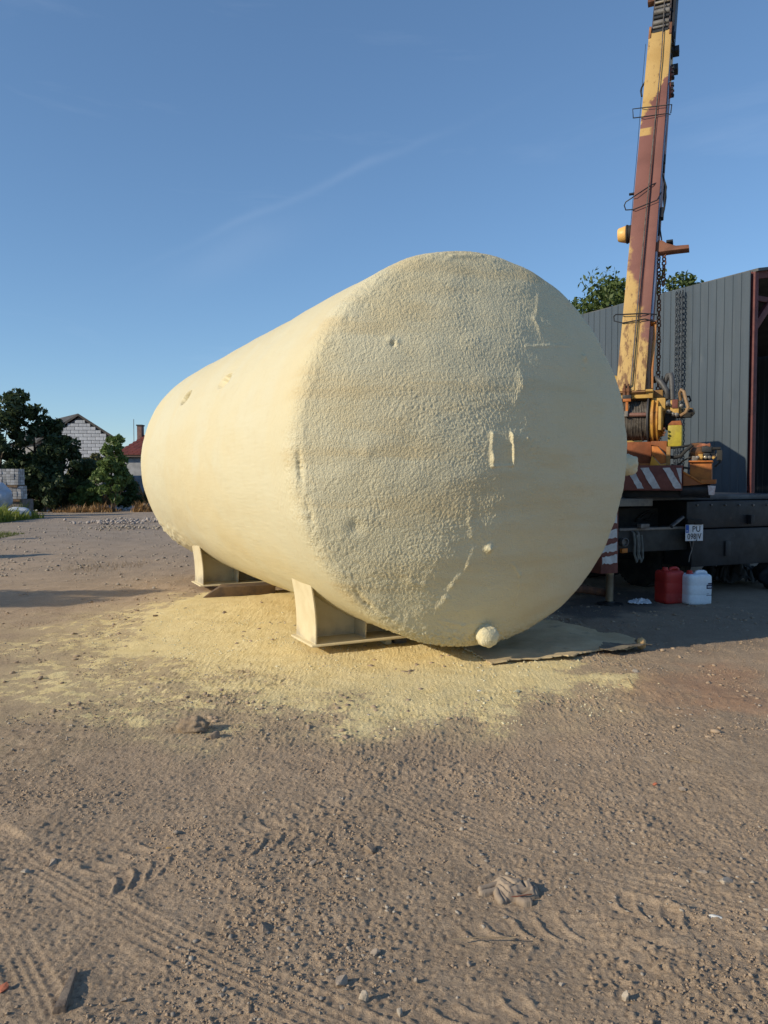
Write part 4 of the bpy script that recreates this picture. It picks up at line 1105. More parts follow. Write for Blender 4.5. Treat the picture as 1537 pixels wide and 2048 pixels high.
MB().tube([bpx(1341, 70, -.05), bpx(1336, 200, -.05), bpx(1327, 300, -.05), bpx(1316, 440, -.05), bpx(1313, 485, -.05)], .014, 8).build('sky_edge_strip', pm('sky_edge_pale', (.42,.44,.50), (.36,.38,.44), 4, rough=.4, metal=.5), boom)  # pale tube added for the sky's reflection on the boom's flange edge
MB().tube([bpx(1313, 505, -.05), bpx(1309, 570, -.05), bpx(1303, 640, -.05)], .020, 8).build('sky_edge_strip', pm('sky_edge_pale_low', (.42,.44,.50), (.36,.38,.44), 4, rough=.4, metal=.5), boom)  # lower run of the added pale strip, sky reflection put in as colour
b = MB(); b.tube([bpx(1332, 230, -.10), bpx(1331, 270, -.10), bpx(1327.5, 300, -.10), bpx(1328, 345, -.12)], .016, 6); b.tube([bpx(1329, 262, -.12), bpx(1325, 312, -.12)], .008, 5); b.build('cable', BLK, boom)
MB().tube([bpx(1328, 311, -.1), bpx(1327, 327, -.1)], .032, 10).build('cable_sleeve', BLK, boom)
b = MB()
for k in range(7):
    o_ = random.uniform(-.05, .05); 
    b.tube([bpx(1325, 345, -.1), bpx(1330+k*.5, 368+k, -.1+o_), bpx(1331+k*.4-abs(k-3), 395, -.12+o_), bpx(1329, 418, -.1+o_), bpx(1324, 438, -.1)], .012, 6)
b.build('cable_bundle', BLK, boom)
MB().box(bpx(1323, 428, -.1), (.07, .20, .08), (bwd, bd, bn)).build('cable_clamp', DARK, boom, bevel=.01)
b = MB(); b.tube([bpx(1319, 440, -.1), bpx(1321, 460, -.1), bpx(1324, 480, -.1)], .010, 5); b.tube([bpx(1319, 438, -.1), bpx(1317, 470, -.1)], .022, 6); b.build('cable', BLK, boom)
# hook bracket sticking out
b = MB(); 
hk = [(1310,482),(1324,480),(1334,486),(1352,491),(1378,489),(1379,496),(1352,499),(1322,503),(1310,503)]
b.prism([bpx(x, y, -.06) for x, y in hk], -bn*.09); hookb = b.build('hook_bracket', pm('brown_bracket', (.20,.085,.05), (.14,.06,.035), 6, rough=.7), boom, bevel=.004)
MB().box(bpx(1340, 486, -.1), (.09, .035, .10), (bwd, bd, bn)).build('bracket_lug', DARK, hookb, bevel=.004)
# wire guards round the boom
b = MB(); b.tube([bpx(1341, 229, -.1), bpx(1335, 227, .03), bpx(1285, 234, .05), bpx(1267, 236, -.05), bpx(1266, 218, -.05), bpx(1290, 215, .05), bpx(1335, 210, .05), bpx(1344, 209, -.08), bpx(1342, 226, -.1)], .009, 6)
b.build('wire_guard', DARK, boom)
b = MB(); b.tube([bpx(1322, 363, -.05), bpx(1305, 369, .03), bpx(1270, 392, .05), bpx(1252, 404, -.03), bpx(1249, 411, -.05), bpx(1252, 420, -.05), bpx(1268, 419, .04), bpx(1315, 400, .04), bpx(1323, 385, -.05)], .009, 6); b.build('wire_guard', DARK, boom)
b = MB(); b.tube([bpx(1314, 629, -.05), bpx(1285, 627, .05), bpx(1245, 629, .05), bpx(1232, 629, -.03), bpx(1228, 633, -.05), bpx(1229, 642, -.05), bpx(1246, 646, .02), bpx(1290, 638, .04), bpx(1313, 644, -.05)], .009, 6); b.build('wire_guard', DARK, boom)
MB().box(bpx(1265, 388, -.05), (.09, .025, .03), (bwd, bd, bn)).build('bracket_lug', DARK, boom)
b = MB(); b.tube([bpx(1291, 163, -.05), bpx(1284, 175, -.05), bpx(1282, 182, -.05), bpx(1284, 193, -.05)], .014, 6); b.build('hook_rod', BLK, boom)
MB().tube([bpx(1292, 88, -.1), bpx(1285, 170, -.1), bpx(1276, 290, -.1), bpx(1262, 450, -.1)], .004, 4).build('thin_wire', DARK, boom)
# hoist rope up the face of the boom
MB().tube([tp(1261, 800, .42), bpx(1262, 770, .03), bpx(1280, 560, .035), bpx(1302, 330, .035), bpx(1323, 118, .035), bpx(1327, 52, .035), bl(.02, BL+1.4, .03)], .009, 6).build('hoist_rope', ROPE, crane)
# yellow cone lamp on the left
lc = bpx(1261, 468, -.16)
lamp = MB().lathe(lc + bwd*.03, -bwd, [(0,.125),(.055,.125),(.06,.135),(.085,.135)], 28).build('beacon', BLK, boom, bevel=.004)
MB().lathe(lc - bwd*.05, -bwd, [(0,.118),(.02,.122),(.11,.098),(.125,.085),(.128,0)], 28).build('cone_cap', pm('pale_orange_plastic', (.80,.46,.14), (.72,.40,.11), 3, rough=.4, bump=0), lamp)
# orange pipe and big hoses at the foot
b = MB(); b.tube([tp(1304, 778, .5), bpx(1304.5, 740, -.10), bpx(1307, 700, -.12), bpx(1310, 670, -.12), bpx(1311, 647, -.10)], .022, 10); P('hydraulic_pipe', b, pm('orange_pipe', (.55,.24,.07), (.42,.16,.05), 6, rough=.5), bevel=0)
MB().box(bpx(1308, 647, -.1), (.08, .035, .07), (bwd, bd, bn)).build('pipe_clamp', ORA, crane, bevel=.006)
HOSE = pm('grey_black_hose', (.075,.075,.078), (.05,.05,.052), 4, rough=.55)
b = MB(); b.tube([tp(1326, 800, .60), tp(1337, 795, .56), tp(1333, 780, .55), tp(1322, 764, .58), tp(1312, 756, .62), tp(1309, 762, .68)], .036, 12, True); P('hydraulic_hose', b, HOSE, bevel=0, smooth=80)
b = MB(); b.tube([tp(1317, 800, .75), tp(1325, 783, .70), tp(1331, 762, .66), tp(1337, 750, .64), tp(1342, 749, .62), tp(1344, 758, .60), tp(1345, 780, .58), tp(1346, 800, .56)], .036, 12, True); P('hydraulic_hose', b, HOSE, bevel=0, smooth=80)
MB().tube([tp(1325, 795, .6), tp(1325, 752, .6)], .010, 6).build('lever', DARK, crane)
# chain hanging from the hook bracket
chp = bpx(1318, 500, -.10)
rc = chain_mesh('lifting_chain', chp.z - 2.75, .046, .078, .0105, RUST, chp, 'rusty lifting chain hanging from the boom bracket', 'chain', sway=.02)
rc2 = chain_mesh('lifting_chain',   .55, .05, .08, .0115, RUST, chp + bwd*.05 - ZV*.02, 'short bunched end of rusty chain knotted under the boom bracket', 'chain', sway=.03, seed=2)

# ================================================================== CANS, CLOTH AND LITTER
def superrect(a, b, n, k=4.0):
    out = []
    for i in range(n):
        t = 2*math.pi*i/n; c, s_ = math.cos(t), math.sin(t)
        out.append((a*abs(c)**(2/k)*(1 if c > 0 else -1), b*abs(s_)**(2/k)*(1 if s_ > 0 else -1)))
    return out
def jerrycan(px, py, hgt, wd, dp, mat, capm, label, yaw, sections):
    c = gp(px, py); c = c + Vector((math.sin(0), .12, 0))
    c.z = gz(c.x, c.y)
    t = thing('jerrycan', label, 'jerrycan', c, yaw, 'plastic jerrycans by the truck')
    Wm = WORLD[t.name]
    b = MB(); n = 40; vs = []; fs = []
    prof = [(0,.86),(.012,.95),(.04,.995),(.10,1),(.28,1.0),(.30,.988),(.32,.988),(.34,1.0),(.58,1),(.60,.988),(.62,.988),(.64,1.0),(.80,.995),(.88,.975),(.915,.93),(.94,.84),(.950,.6),(.952,.3),(.952,.02)]
    for z, s_ in prof:
        for x, y in superrect(wd/2*s_, dp/2*s_, n, 5):
            yy = y*(1 - .035*math.exp(-(x/(wd*.05))**2)*(1 if y < 0 and .05 < z < .85 else 0))
            vs.append(Wm @ Vector((x, yy, z*hgt)))
    for i in range(len(prof)-1):
        for k in range(n): fs.append((i*n+k, i*n+(k+1) % n, (i+1)*n+(k+1) % n, (i+1)*n+k))
    fs.append(tuple(range(n))[::-1]); fs.append(tuple((len(prof)-1)*n+k for k in range(n)))
    b.add(vs, fs).build('body', mat, t, smooth=60)
    hb = MB()
    z0 = hgt*.94
    hb.tube([Wm @ Vector(q) for q in ((wd*.02, 0, z0), (wd*.06, 0, z0+hgt*.05), (wd*.15, 0, z0+hgt*.062), (wd*.34, 0, z0+hgt*.058), (wd*.42, 0, z0+hgt*.03), (wd*.44, 0, z0-hgt*.02))], .022, 12)
    hb.build('handle', mat, t, smooth=80)
    MB().lathe(Wm @ Vector((-wd*.26, -.01, hgt*.945)), ZV, [(0,.045),(.012,.045),(.014,.034),(.040,.034),(.043,.030)], 20).build('cap', capm, t, bevel=.002)
    return t, Wm
REDP = pm('red_plastic', (.42,.028,.022), (.33,.022,.02), 3, rough=.5, bump=.05, spot=((.30,.13,.10), 4, .56, .78))
WHP = pm('milky_white_plastic', (.72,.78,.84), (.64,.70,.76), 3, rough=.4, bump=.05, spot=((.45,.45,.42), 3, .62, .8))
jerrycan(1345.5, 1207, .435, .30, .27, REDP, REDP, 'red plastic jerrycan standing left of the white one behind the truck', R(20), 1)
wj, Wj = jerrycan(1398, 1209, .40, .335, .28, WHP, REDP, 'white plastic jerrycan with red cap and dark blue label', R(12), 1)
lab = MB(); 
LBL = pm('dark_blue_print', (.012,.016,.06), (.015,.02,.07), 3, rough=.5, bump=0)
def lq(b, x0, z0, x1, z1):
    y = -.28/2*1.0 - .0015
    b.hexa([Wj @ Vector(q) for q in ((x0,y,z0),(x1,y,z0),(x1,y+.004,z0),(x0,y+.004,z0),(x0,y,z1),(x1,y,z1),(x1,y+.004,z1),(x0,y+.004,z1))])
lq(lab, .065, .20, .142, .25); lq(lab, .085, .255, .135, .272); lq(lab, .066, .115, .142, .121); lq(lab, .07, .135, .10, .139)
ll = lab.build('label_print', LBL, wj)
lw = MB()
for k in range(5):
    y = -.143
    x0 = .078 + k*.011
    lw.hexa([Wj @ Vector(q) for q in ((x0,y,.216),(x0+.007,y,.216),(x0+.007,y+.002,.216),(x0,y+.002,.216),(x0,y,.234),(x0+.007,y,.234),(x0+.007,y+.002,.234),(x0,y+.002,.234))])
lw.build('label_mark', WHP, ll)
def cloth(name, c, a, b_, hgt, rz, mat, label, cat, seed, n=46, th=.004):
    g = np.linspace(-1, 1, n); X, Y = np.meshgrid(g, g)
    rad = np.hypot(X, Y); ang = np.arctan2(Y, X)
    lim = .86 + .20*pn2(np.cos(ang)*1.6+seed, np.sin(ang)*1.6) + .10*pn2(np.cos(ang)*5+seed, np.sin(ang)*5)
    k = np.maximum(np.abs(X), np.abs(Y)) / np.maximum(rad, 1e-6)
    Xs, Ys = X*k*lim, Y*k*lim
    Z = .008 + hgt*(np.abs(pn2(X*2.6+seed, Y*2.6)) + .5*np.abs(pn2(X*5+seed, Y*5)) + .3*pn2(X*2+seed, Y*2) + .2) * (1 - .7*np.maximum(np.abs(X), np.abs(Y))**3)
    ca, sa = math.cos(rz), math.sin(rz)
    Xw = c.x + (Xs*a*ca - Ys*b_*sa); Yw = c.y + (Xs*a*sa + Ys*b_*ca)
    me = grid_mesh(name, Xw, Yw, np.maximum(Z, .004) + c.z)
    o = link(name, me, mat, smooth=180)
    so = o.modifiers.new('thick', 'SOLIDIFY'); so.thickness = th
    return tag(o, label, cat)
cloth('rag', gp(1280, 1207), .19, .14, .06, .2, pm('white_cloth', (.66,.68,.72), (.58,.60,.64), 8, rough=.9), 'crumpled white cloth on the dark ground beside the outrigger foot', 'cloth', 4)
cloth('dark_tarp', gp(1475, 1168) + Vector((0,.2,0)), .60, .45, .42, .3, pm('dark_tarp_cloth', (.045,.043,.042), (.03,.03,.03), 4, rough=.7), 'dark grey tarpaulin heap on the ground right of the white jerrycan', 'tarpaulin', 12, 60)
bag = lump('rubble_bag', gp(1552, 1178) + Vector((.08,.15,.22)), .27, None, pm('dark_navy_bag', (.022,.026,.035), (.035,.038,.045), 5, rough=.5), 9, (1,.9,.95), .22, 4)
tag(bag, 'dark bulging bag at the right edge beside the tarpaulin', 'bag')
cloth('vest', gp(1556, 1178) + Vector((.10,.10,.42)), .22, .20, .10, .5, pm('yellow_green_cloth', (.46,.44,.07), (.36,.36,.06), 6, rough=.8), 'yellow green cloth draped over the dark bag at the right edge', 'cloth', 6)
# glove
GLOVEM = pm('dusty_grey_leather', (.33,.255,.185), (.26,.20,.15), 9, rough=.9, bump=.4, bs=120, bd=.004)
def glove():
    c = gp(1015, 1784)
    root = thing('work_glove', 'dusty grey leather work glove lying on the tyre tracked dirt', 'glove', (c.x, c.y, 0))
    X, Y = np.meshgrid(np.arange(c.x-.14, c.x+.15, .0020), np.arange(c.y-.11, c.y+.12, .0020))
    xy = lambda q: np.array(tuple(gp(*q, .012))[:2])
    def seg_d(a, b):
        a, b = xy(a), xy(b); e = b-a; t = np.clip(((X-a[0])*e[0] + (Y-a[1])*e[1])/(e@e), 0, 1)
        return np.hypot(X-a[0]-t*e[0], Y-a[1]-t*e[1]), t
    wob = .0022*pn2(X*60, Y*60, 3) + .0030*pn2(X*26, Y*26, 4)
    poly = np.array([xy(q) for q in ((985,1762),(999,1753),(1012,1757),(1040,1761),(1066,1767),(1078,1775),(1079,1788),(1060,1792),(1036,1795),(1014,1795),(1003,1786),(993,1777))])
    sd = poly_sd(X, Y, poly) + wob
    hp = .029*np.clip(-sd/.022, 0, 1)**.45 + .010*np.clip(-sd/.06, 0, 1)
    hp += (.006*pn2(X*22+3, Y*34, 7) + .0035*pn2(X*50, Y*60, 8))*(sd < 0)
    for a, b, w_, d_ in (((1001,1761),(1030,1779),.0040,.013), ((1040,1763),(1053,1781),.0050,.013), ((1012,1758),(1052,1770),.0032,.007), ((1000,1771),(1020,1790),.0035,.008), ((1062,1770),(1071,1787),.004,.008), ((1022,1783),(1040,1774),.003,.006), ((1037,1789),(1061,1785),.0034,.020)):
        d, t = seg_d(a, b); hp -= d_*np.exp(-(d/w_)**2)*(hp > .008)*(.6+.6*np.sin(np.pi*t))
    parts = [hp]
    for line, r_ in (((( 996,1766),(977,1771),(962,1775)), .0125), (((999,1775),(980,1780),(964,1783)), .0125), (((994,1778),(997,1789),(1003,1797)), .0135), (((999,1778),(1005,1788),(1011,1795)), .0110), (((1040,1797),(1049,1800),(1059,1799)), .0140)):
        best = np.zeros(X.shape)
        for a, b in zip(line[:-1], line[1:]):
            d, t = seg_d(a, b); d = d + wob*.5
            best = np.maximum(best, 1.25*np.sqrt(np.clip(r_**2 - d*d, 0, None)) + .006*(d < r_))
        parts.append(best)
    Hh = np.max(parts, 0)
    ok_ = Hh > .0005
    Z = np.where(ok_, Hh, -.02) + ground_h(X, Y, False) + .002
    me = grid_mesh('body', X, Y, Z)
    bm = bmesh.new(); bm.from_mesh(me); bm.verts.ensure_lookup_table()
    flat = ok_.ravel()
    kill = [v for v in bm.verts if not flat[v.index] and not any(flat[e.other_vert(v).index] for e in v.link_edges)]
    bmesh.ops.delete(bm, geom=kill, context='VERTS'); bm.to_mesh(me); bm.free()
    me.transform(WORLD[root.name].inverted())
    link('body', me, GLOVEM, root, smooth=180)
    MB().tube([gp(1018,1793.5,.010), gp(1036,1792.5,.014), gp(1050,1790,.020), gp(1064,1788.5,.018)], .0022, 6).build('seam', pm('red_brown_stitch', (.22,.08,.055), (.16,.06,.04), 9, rough=.9), root)
glove()
# stones that can be told apart
ST1 = pm('grey_stone', (.34,.275,.215), (.25,.20,.155), 14, rough=.9, bump=.5, bs=90)
ST2 = pm('pale_stone', (.44,.37,.29), (.33,.27,.21), 14, rough=.9, bump=.5, bs=90)
ST3 = pm('dark_clod', (.27,.205,.15), (.19,.145,.11), 10, rough=1.0, bump=.6, bs=70)
ST4 = pm('brick_fragment', (.40,.13,.07), (.30,.10,.06), 12, rough=.9, bump=.5)
ST5 = pm('white_chip', (.72,.70,.64), (.62,.6,.54), 12, rough=.8)
STO = pm('orange_chip', (.42,.25,.09), (.34,.20,.08), 12, rough=.9)
stones = [
 (727,2000,24,ST2,'pale upright stone at the bottom edge right of the buried flat stone','stone'),
 (684,1968,34,ST1,'flat grey stone half buried left of the pale upright stone','stone'),
 (1251,1994,24,ST2,'pale upright stone near the bottom right with a long dark shadow','stone'),
 (1432,1836,24,ST5,'small white bone shaped chip right of the glove near the right edge','chip'),
 (1403,1749,22,ST1,'small flat grey stone left of the broad buried stone at right','stone'),
 (1452,1766,40,ST2,'broad pale half buried stone near the right edge above the white chip','stone'),
 (939,1920,17,ST1,'small grey stone alone on bare dirt below the glove','stone'),
 (832,1956,16,ST1,'small grey stone with a dark shadow between the two pale upright stones','stone'),
 (352,1671,20,ST1,'grey stone beside the chevron tyre marks at left','stone'),
 (107,1731,30,ST1,'grey lumpy stone by the upper left tyre track','stone'),
 (50,1750,24,ST2,'flat pale stone pressed in beside the left tyre track','stone'),
 (625,1729,20,ST1,'grey stone in the middle of the churned dirt','stone'),
 (528,1858,32,ST3,'dark earth clod left of the grey stone pair','clod'),
 (577,1859,20,ST1,'grey stone right of the dark earth clod','stone'),
 (338,1698,14,STO,'small orange chip on the chevron tyre marks','chip'),
 (8,1980,26,ST4,'red brick fragment at the lower left edge','brick'),
 (1310,1568,13,ST4,'small red brick chip on the dirt at right','brick'),
 (248,2002,16,ST1,'small grey stone at the bottom left beside the wood scrap','stone'),
 (442,1994,18,ST1,'small grey stone on the lower tyre track','stone'),
 (1124,1960,14,ST2,'small pale stone below the curved lug marks','stone'),
 (800,2024,20,ST2,'pale stone at the bottom edge right of the pale upright stone','stone'),
 (742,1700,28,ST3,'dark clod in the churned dirt above the glove','clod'),
 (752,1902,26,ST1,'rough grey stone heap in the dirt left of the small lone stone','stone'),
 (430,1478,34,ST3,'dark clod right below the brown boulder','clod'),
 (957,1378,13,ST5,'white chip on the foam dust in front of the torn board','chip'),
 (1033,1383,20,FOAMM,'cream foam scrap in front of the torn board','foam'),
 (449,1226,14,ST3,'dark clod on the foam dust beside the timber beam','clod'),
 (312,1233,14,ST3,'dark clod on the foam dust left of the timber beam','clod'),
 (1273,1346,20,ST2,'flat pale stone at the edge of the tank shadow','stone'),
 (1365,1580,16,ST1,'small stone right of the red brick chip','stone'),
]
def stone(px, py, size, mat, label, cat, seed, flat=.62, name='stone'):
    c = gp(px, py); r_ = size/F*c.y*.5
    h_ = float(ground_h(np.array([c.x]), np.array([c.y]))[0])
    bm = bmesh.new(); bmesh.ops.create_icosphere(bm, subdivisions=3, radius=1)
    rs = random.Random(seed)
    planes = [(Vector((rs.gauss(0,1), rs.gauss(0,1), rs.gauss(0,1))).normalized(), rs.uniform(.42, .80)) for _ in range(14)]
    ox, oy, oz = rs.uniform(.9,1.25), rs.uniform(.75,1.0), rs.uniform(flat*.8, flat*1.2)
    P_ = np.array([v.co[:] for v in bm.verts]); nn = .10*pn3(P_[:,0]*2+seed, P_[:,1]*2, P_[:,2]*2) + .05*pn3(P_[:,0]*6+seed, P_[:,1]*6, P_[:,2]*6)
    for v, d in zip(bm.verts, nn):
        for n_, k in planes:
            e_ = v.co.dot(n_)
            if e_ > k: v.co -= n_*(e_-k)*.97
        v.co *= 1 + float(d)
        v.co = Vector((v.co.x*ox*r_, v.co.y*oy*r_, v.co.z*oz*r_))
    me = bpy.data.meshes.new(name); bm.to_mesh(me); bm.free()
    o = link(name, me, mat, smooth=24)
    o.location = (c.x, c.y, h_ + r_*oz*.30); o.rotation_euler = (rs.uniform(-.2,.2), rs.uniform(-.2,.2), rs.uniform(0, 6))
    return tag(o, label, cat)
for i, (px, py, s_, mt, lab_, cat_) in enumerate(stones):
    up = 'upright' in lab_
    stone(px, py, s_, mt, lab_, cat_, i*7+1, 1.15 if up else (.35 if 'flat' in lab_ or 'half' in lab_ else .65), cat_ if cat_ != 'brick' else 'brick_fragment')
bo = lump('boulder', gp(388, 1464) + ZV*.035, .083, None, pm('brown_rock', (.32,.235,.155), (.22,.165,.115), 12, rough=1, bump=.8, bs=50), 21, (1.1,.8,.68), .38, 4, 2.4)
tag(bo, 'lumpy brown clod of earth lying on the foam dust at left', 'clod')
a_, c__ = gp(150, 1948), gp(118, 2030)
dd_ = (c__-a_); ln_ = dd_.length; dd_.normalize(); sd_ = Vector((-dd_.y, dd_.x, 0))
b = MB(); b.hexa([a_ - sd_*.008 + ZV*.002, a_ + sd_*.010 + ZV*.002, c__ + sd_*.022 + ZV*.0, c__ - sd_*.018 + ZV*.0, a_ - sd_*.006 + ZV*.018, a_ + sd_*.008 + ZV*.020, c__ + sd_*.018 + ZV*.028, c__ - sd_*.014 + ZV*.024])
tag(b.build('wood_scrap', pm('split_wood', (.20,.16,.125), (.13,.10,.08), 20, rough=.95, bump=.6, bs=80), bevel=.003), 'split grey wood scrap lying across the tracks at the lower left', 'wood')
for (pts, lab_) in ((((1252,1351),(1259,1363),(1267,1378)), 'straight dry twig standing out right of the foam dust'), (((1330,1510),(1365,1522),(1402,1532)), 'thin dry stalk on the dirt near the right edge'), (((436,1333),(440,1342),(449,1346)), 'curved dry twig on the foam dust at left'), (((905,1885),(960,1883),(1032,1886)), 'long thin straw across the curved lug marks')):
    P_ = [gp(*q) + ZV*(.010+.004*i) for i, q in enumerate(pts)]
    tag(MB().tube(P_, .0020, 5).build('twig', pm('dry_twig', (.30,.23,.15), (.22,.16,.10), 20, rough=.9)), lab_, 'twig')
# gravel and crumbs nobody could count
def scatter(name, n, xr, yr, size, mat, seed, flat=.6, maskf=None, facets=2, power=2.2):
    rs = np.random.default_rng(seed)
    x = rs.uniform(xr[0], xr[1], n*6); u_ = rs.uniform(0, 1, n*6); y = yr[0]*(yr[1]/yr[0])**u_
    ok_ = np.abs(x) < y*.54 + .2
    if maskf is not None: ok_ &= maskf(x, y) > rs.uniform(0, 1, n*6)
    x, y = x[ok_][:n], y[ok_][:n]; n = len(x)
    z = ground_h(x, y)
    bm = bmesh.new(); (bmesh.ops.create_icosphere(bm, subdivisions=1, radius=1) if facets > 1 else bm.free())
    if facets > 1:
        bv = np.array([v.co[:] for v in bm.verts]); bf = np.array([[v.index for v in f.verts] for f in bm.faces]); bm.free()
    else:
        bv = np.array([(1,0,0),(0,1,0),(-1,0,0),(0,-1,0),(0,0,1),(0,0,-1)], float); bf = np.array([(0,1,4),(1,2,4),(2,3,4),(3,0,4),(1,0,5),(2,1,5),(3,2,5),(0,3,5)])
    s_ = size[0] + (size[1]-size[0])*rs.uniform(0, 1, n)**power
    jit = 1 + rs.uniform(-.45, .45, (n, len(bv)))
    V = bv[None]*jit[..., None]*s_[:, None, None]
    V *= np.stack([rs.uniform(.8,1.4,n), rs.uniform(.7,1.1,n), rs.uniform(flat*.7, flat*1.3, n)], -1)[:, None]
    a = rs.uniform(0, 6.28, n); ca, sa = np.cos(a)[:, None], np.sin(a)[:, None]
    VX = V[..., 0]*ca - V[..., 1]*sa + x[:, None]; VY = V[..., 0]*sa + V[..., 1]*ca + y[:, None]; VZ = V[..., 2] + (z + s_*flat*.35)[:, None]
    v = np.stack([VX, VY, VZ], -1).reshape(-1, 3)
    f = (bf[None] + (np.arange(n)*len(bv))[:, None, None]).reshape(-1, 3)
    me = bpy.data.meshes.new(name); raw_mesh(me, v, f)
    o = link(name, me, mat, smooth=0); o['kind'] = 'stuff'
    return o
def patchy(sd, f=1.3): return lambda x, y: sstep(-.1, .35, fbm2(x*f, y*f, 3, sd))
SOILC = pm('soil_crumbs', (.375,.282,.20), (.29,.22,.16), 2.5, rough=1, bump=0, spec=.1)
GRV = pm('gravel_grey', (.38,.33,.27), (.25,.215,.18), 6, rough=.95, bump=0, spec=.2)
scatter('soil_crumbs', 26000, (-4, 4), (1.9, 9), (.0016, .0085), SOILC, 1, .75, patchy(61), 1, power=2.6)
scatter('gravel', 3200, (-4, 4), (1.9, 9), (.0025, .011), GRV, 2, .65, patchy(67, .9), power=3.5)
scatter('foam_crumbs', 9000, (-3.5, 4), (4.3, 9.5), (.003, .013), FOAMM, 3, .8, lambda x, y: .75*sstep(.5, -.5, poly_sd(x, y, FOAM)) * sstep(-.2, .5, fbm2(x*1.5, y*1.5, 3, 71)), 1, power=3)
scatter('soil_clumps', 1500, (-5, 5), (4.5, 12), (.006, .026), SOILC, 4, .5, patchy(75), power=3)
scatter('far_gravel', 3500, (-22, -1), (11, 39), (.008, .04), GRV, 5, .6, lambda x, y: .25 + .75*sstep(0, .4, fbm2(x*.4, y*.5, 3, 77)), 1, power=3)

# ================================================================== FAR LEFT: TREES, HOUSES, BLOCKS
def leaf_mat(name, c1, c2, tr=.25):
    m, t, b, L = _new(name)
    geo = t.nodes.new('ShaderNodeNewGeometry')
    co = t.nodes.new('ShaderNodeTexCoord').outputs['Object']
    r_ = geo.outputs['Random Per Island']
    f_ = _math(t, L, 'ADD', _math(t, L, 'MULTIPLY', r_, .6), _math(t, L, 'MULTIPLY', _noise(t, L, co, 1.2, 3), .5))
    col = _mix(t, L, f_, c1, c2)
    L(col, b.inputs['Base Color']); b.inputs['Roughness'].default_value = .55; b.inputs['Specular IOR Level'].default_value = .35
    tl = t.nodes.new('ShaderNodeBsdfTranslucent'); L(col, tl.inputs['Color'])
    mx_ = t.nodes.new('ShaderNodeMixShader'); mx_.inputs[0].default_value = tr
    L(b.outputs[0], mx_.inputs[1]); L(tl.outputs[0], mx_.inputs[2]); L(mx_.outputs[0], t.nodes['Material Output'].inputs['Surface'])
    return m
LF_DARK = leaf_mat('dark_leaves', (.028,.048,.022), (.070,.100,.038))
LF_MID = leaf_mat('mid_leaves', (.035,.065,.022), (.075,.115,.035))
LF_LIGHT = leaf_mat('light_leaves', (.085,.145,.042), (.16,.22,.065), .35)
LF_WAL = leaf_mat('walnut_leaves', (.05,.085,.022), (.12,.16,.045), .35)
LF_OLV = leaf_mat('olive_leaves', (.10,.105,.045), (.17,.16,.07))
BARK = pm('bark', (.09,.07,.052), (.055,.043,.034), 8, rough=.95, bump=.6, bs=30, bd=.03)
def leaves(centers, radii, n, size, rs, droop=.2, asp=.5):
    k = rs.integers(0, len(centers), n)
    d = rs.normal(size=(n, 3)); d /= np.linalg.norm(d, axis=1)[:, None]
    r_ = radii[k]*rs.uniform(.25, 1, n)**.5
    p = centers[k] + d*r_[:, None]*np.array([1, 1, .8])
    a = rs.normal(size=(n, 3)); a[:, 2] -= droop; a /= np.linalg.norm(a, axis=1)[:, None]
    nrm = d*.8 + rs.normal(size=(n, 3))*.7 + np.array([0, 0, .5]); b = np.cross(nrm, a); b /= np.linalg.norm(b, axis=1)[:, None]
    s_ = size*rs.uniform(.6, 1.35, n)[:, None]
    c_ = np.cross(a, b)
    v = np.stack([p - a*s_, p + b*s_*asp + c_*s_*.12, p + a*s_, p - b*s_*asp + c_*s_*.12], 1)
    return v.reshape(-1, 3), np.arange(n*4).reshape(n, 4)
def tree(name, label, base, height, cr, cb, n, size, mat, seed, group, trunk=.16, nclump=34, cone=0.0, droop=.2, clump=.26, cx=0):
    rs = np.random.default_rng(seed); base = Vector(base)
    t = thing(name, label, 'tree', base, 0, group)
    Wm = WORLD[t.name]
    cz = (cb+height)/2; hz = (height-cb)/2
    cs = []
    for i in range(nclump):
        while True:
            q = rs.uniform(-1, 1, 3)
            if q @ q < 1 and (q @ q > .18): break
        z = cz + q[2]*hz*.92
        tap = 1 - cone*max(0, (z-cb)/(height-cb))
        cs.append((q[0]*cr*tap*.85 + cx*(z/height), q[1]*cr*tap*.85, z))
    cs = np.array(cs); rad = cr*clump*rs.uniform(.6, 1.35, nclump)*(1 - .55*cone*np.clip((cs[:, 2]-cb)/(height-cb), 0, 1))
    b = MB(); top = height*.8
    tr_ = [Wm @ Vector((.12*math.sin(z*1.1+seed)*trunk*4 + cx*z/height, .1*math.cos(z+seed)*trunk*4, z - .1)) for z in np.linspace(0, top, 9)]
    b.tube(tr_, [trunk*(1.15 - .95*i/8) for i in range(9)], 9)
    b.build('trunk', BARK, t)
    order = rs.permutation(nclump)[:12]
    for i in order:
        c_ = Wm @ Vector(cs[i]); z0 = min(max(cb*.6, cs[i][2] - .35*height*rs.uniform(.4, 1)), top*.9)
        k = min(max(z0/top*8, 0), 7.99); p0 = tr_[int(k)].lerp(tr_[int(k)+1], k-int(k))
        mid = p0.lerp(c_, .55) + Vector((0, 0, -.04*height))
        MB().tube([p0, mid, c_], [trunk*.38, trunk*.24, trunk*.07], 6).build('limb', BARK, t)
    v, f = leaves(cs, rad, n, size, rs, droop)
    me = bpy.data.meshes.new('crown'); raw_mesh(me, v, f)
    link('crown', me, mat, t, smooth=0)
    return t
def gx(px, Y): 
    v = at(px, 960, Y); return (v.x, Y, 0)
RG = 'trees at the back of the yard'
tree('leafy_tree', 'tall dark leafy tree at the left edge behind the block pallets', gx(-4, 38), 6.5, 2.1, .6, 6500, .15, LF_DARK, 11, RG, .16, 46)
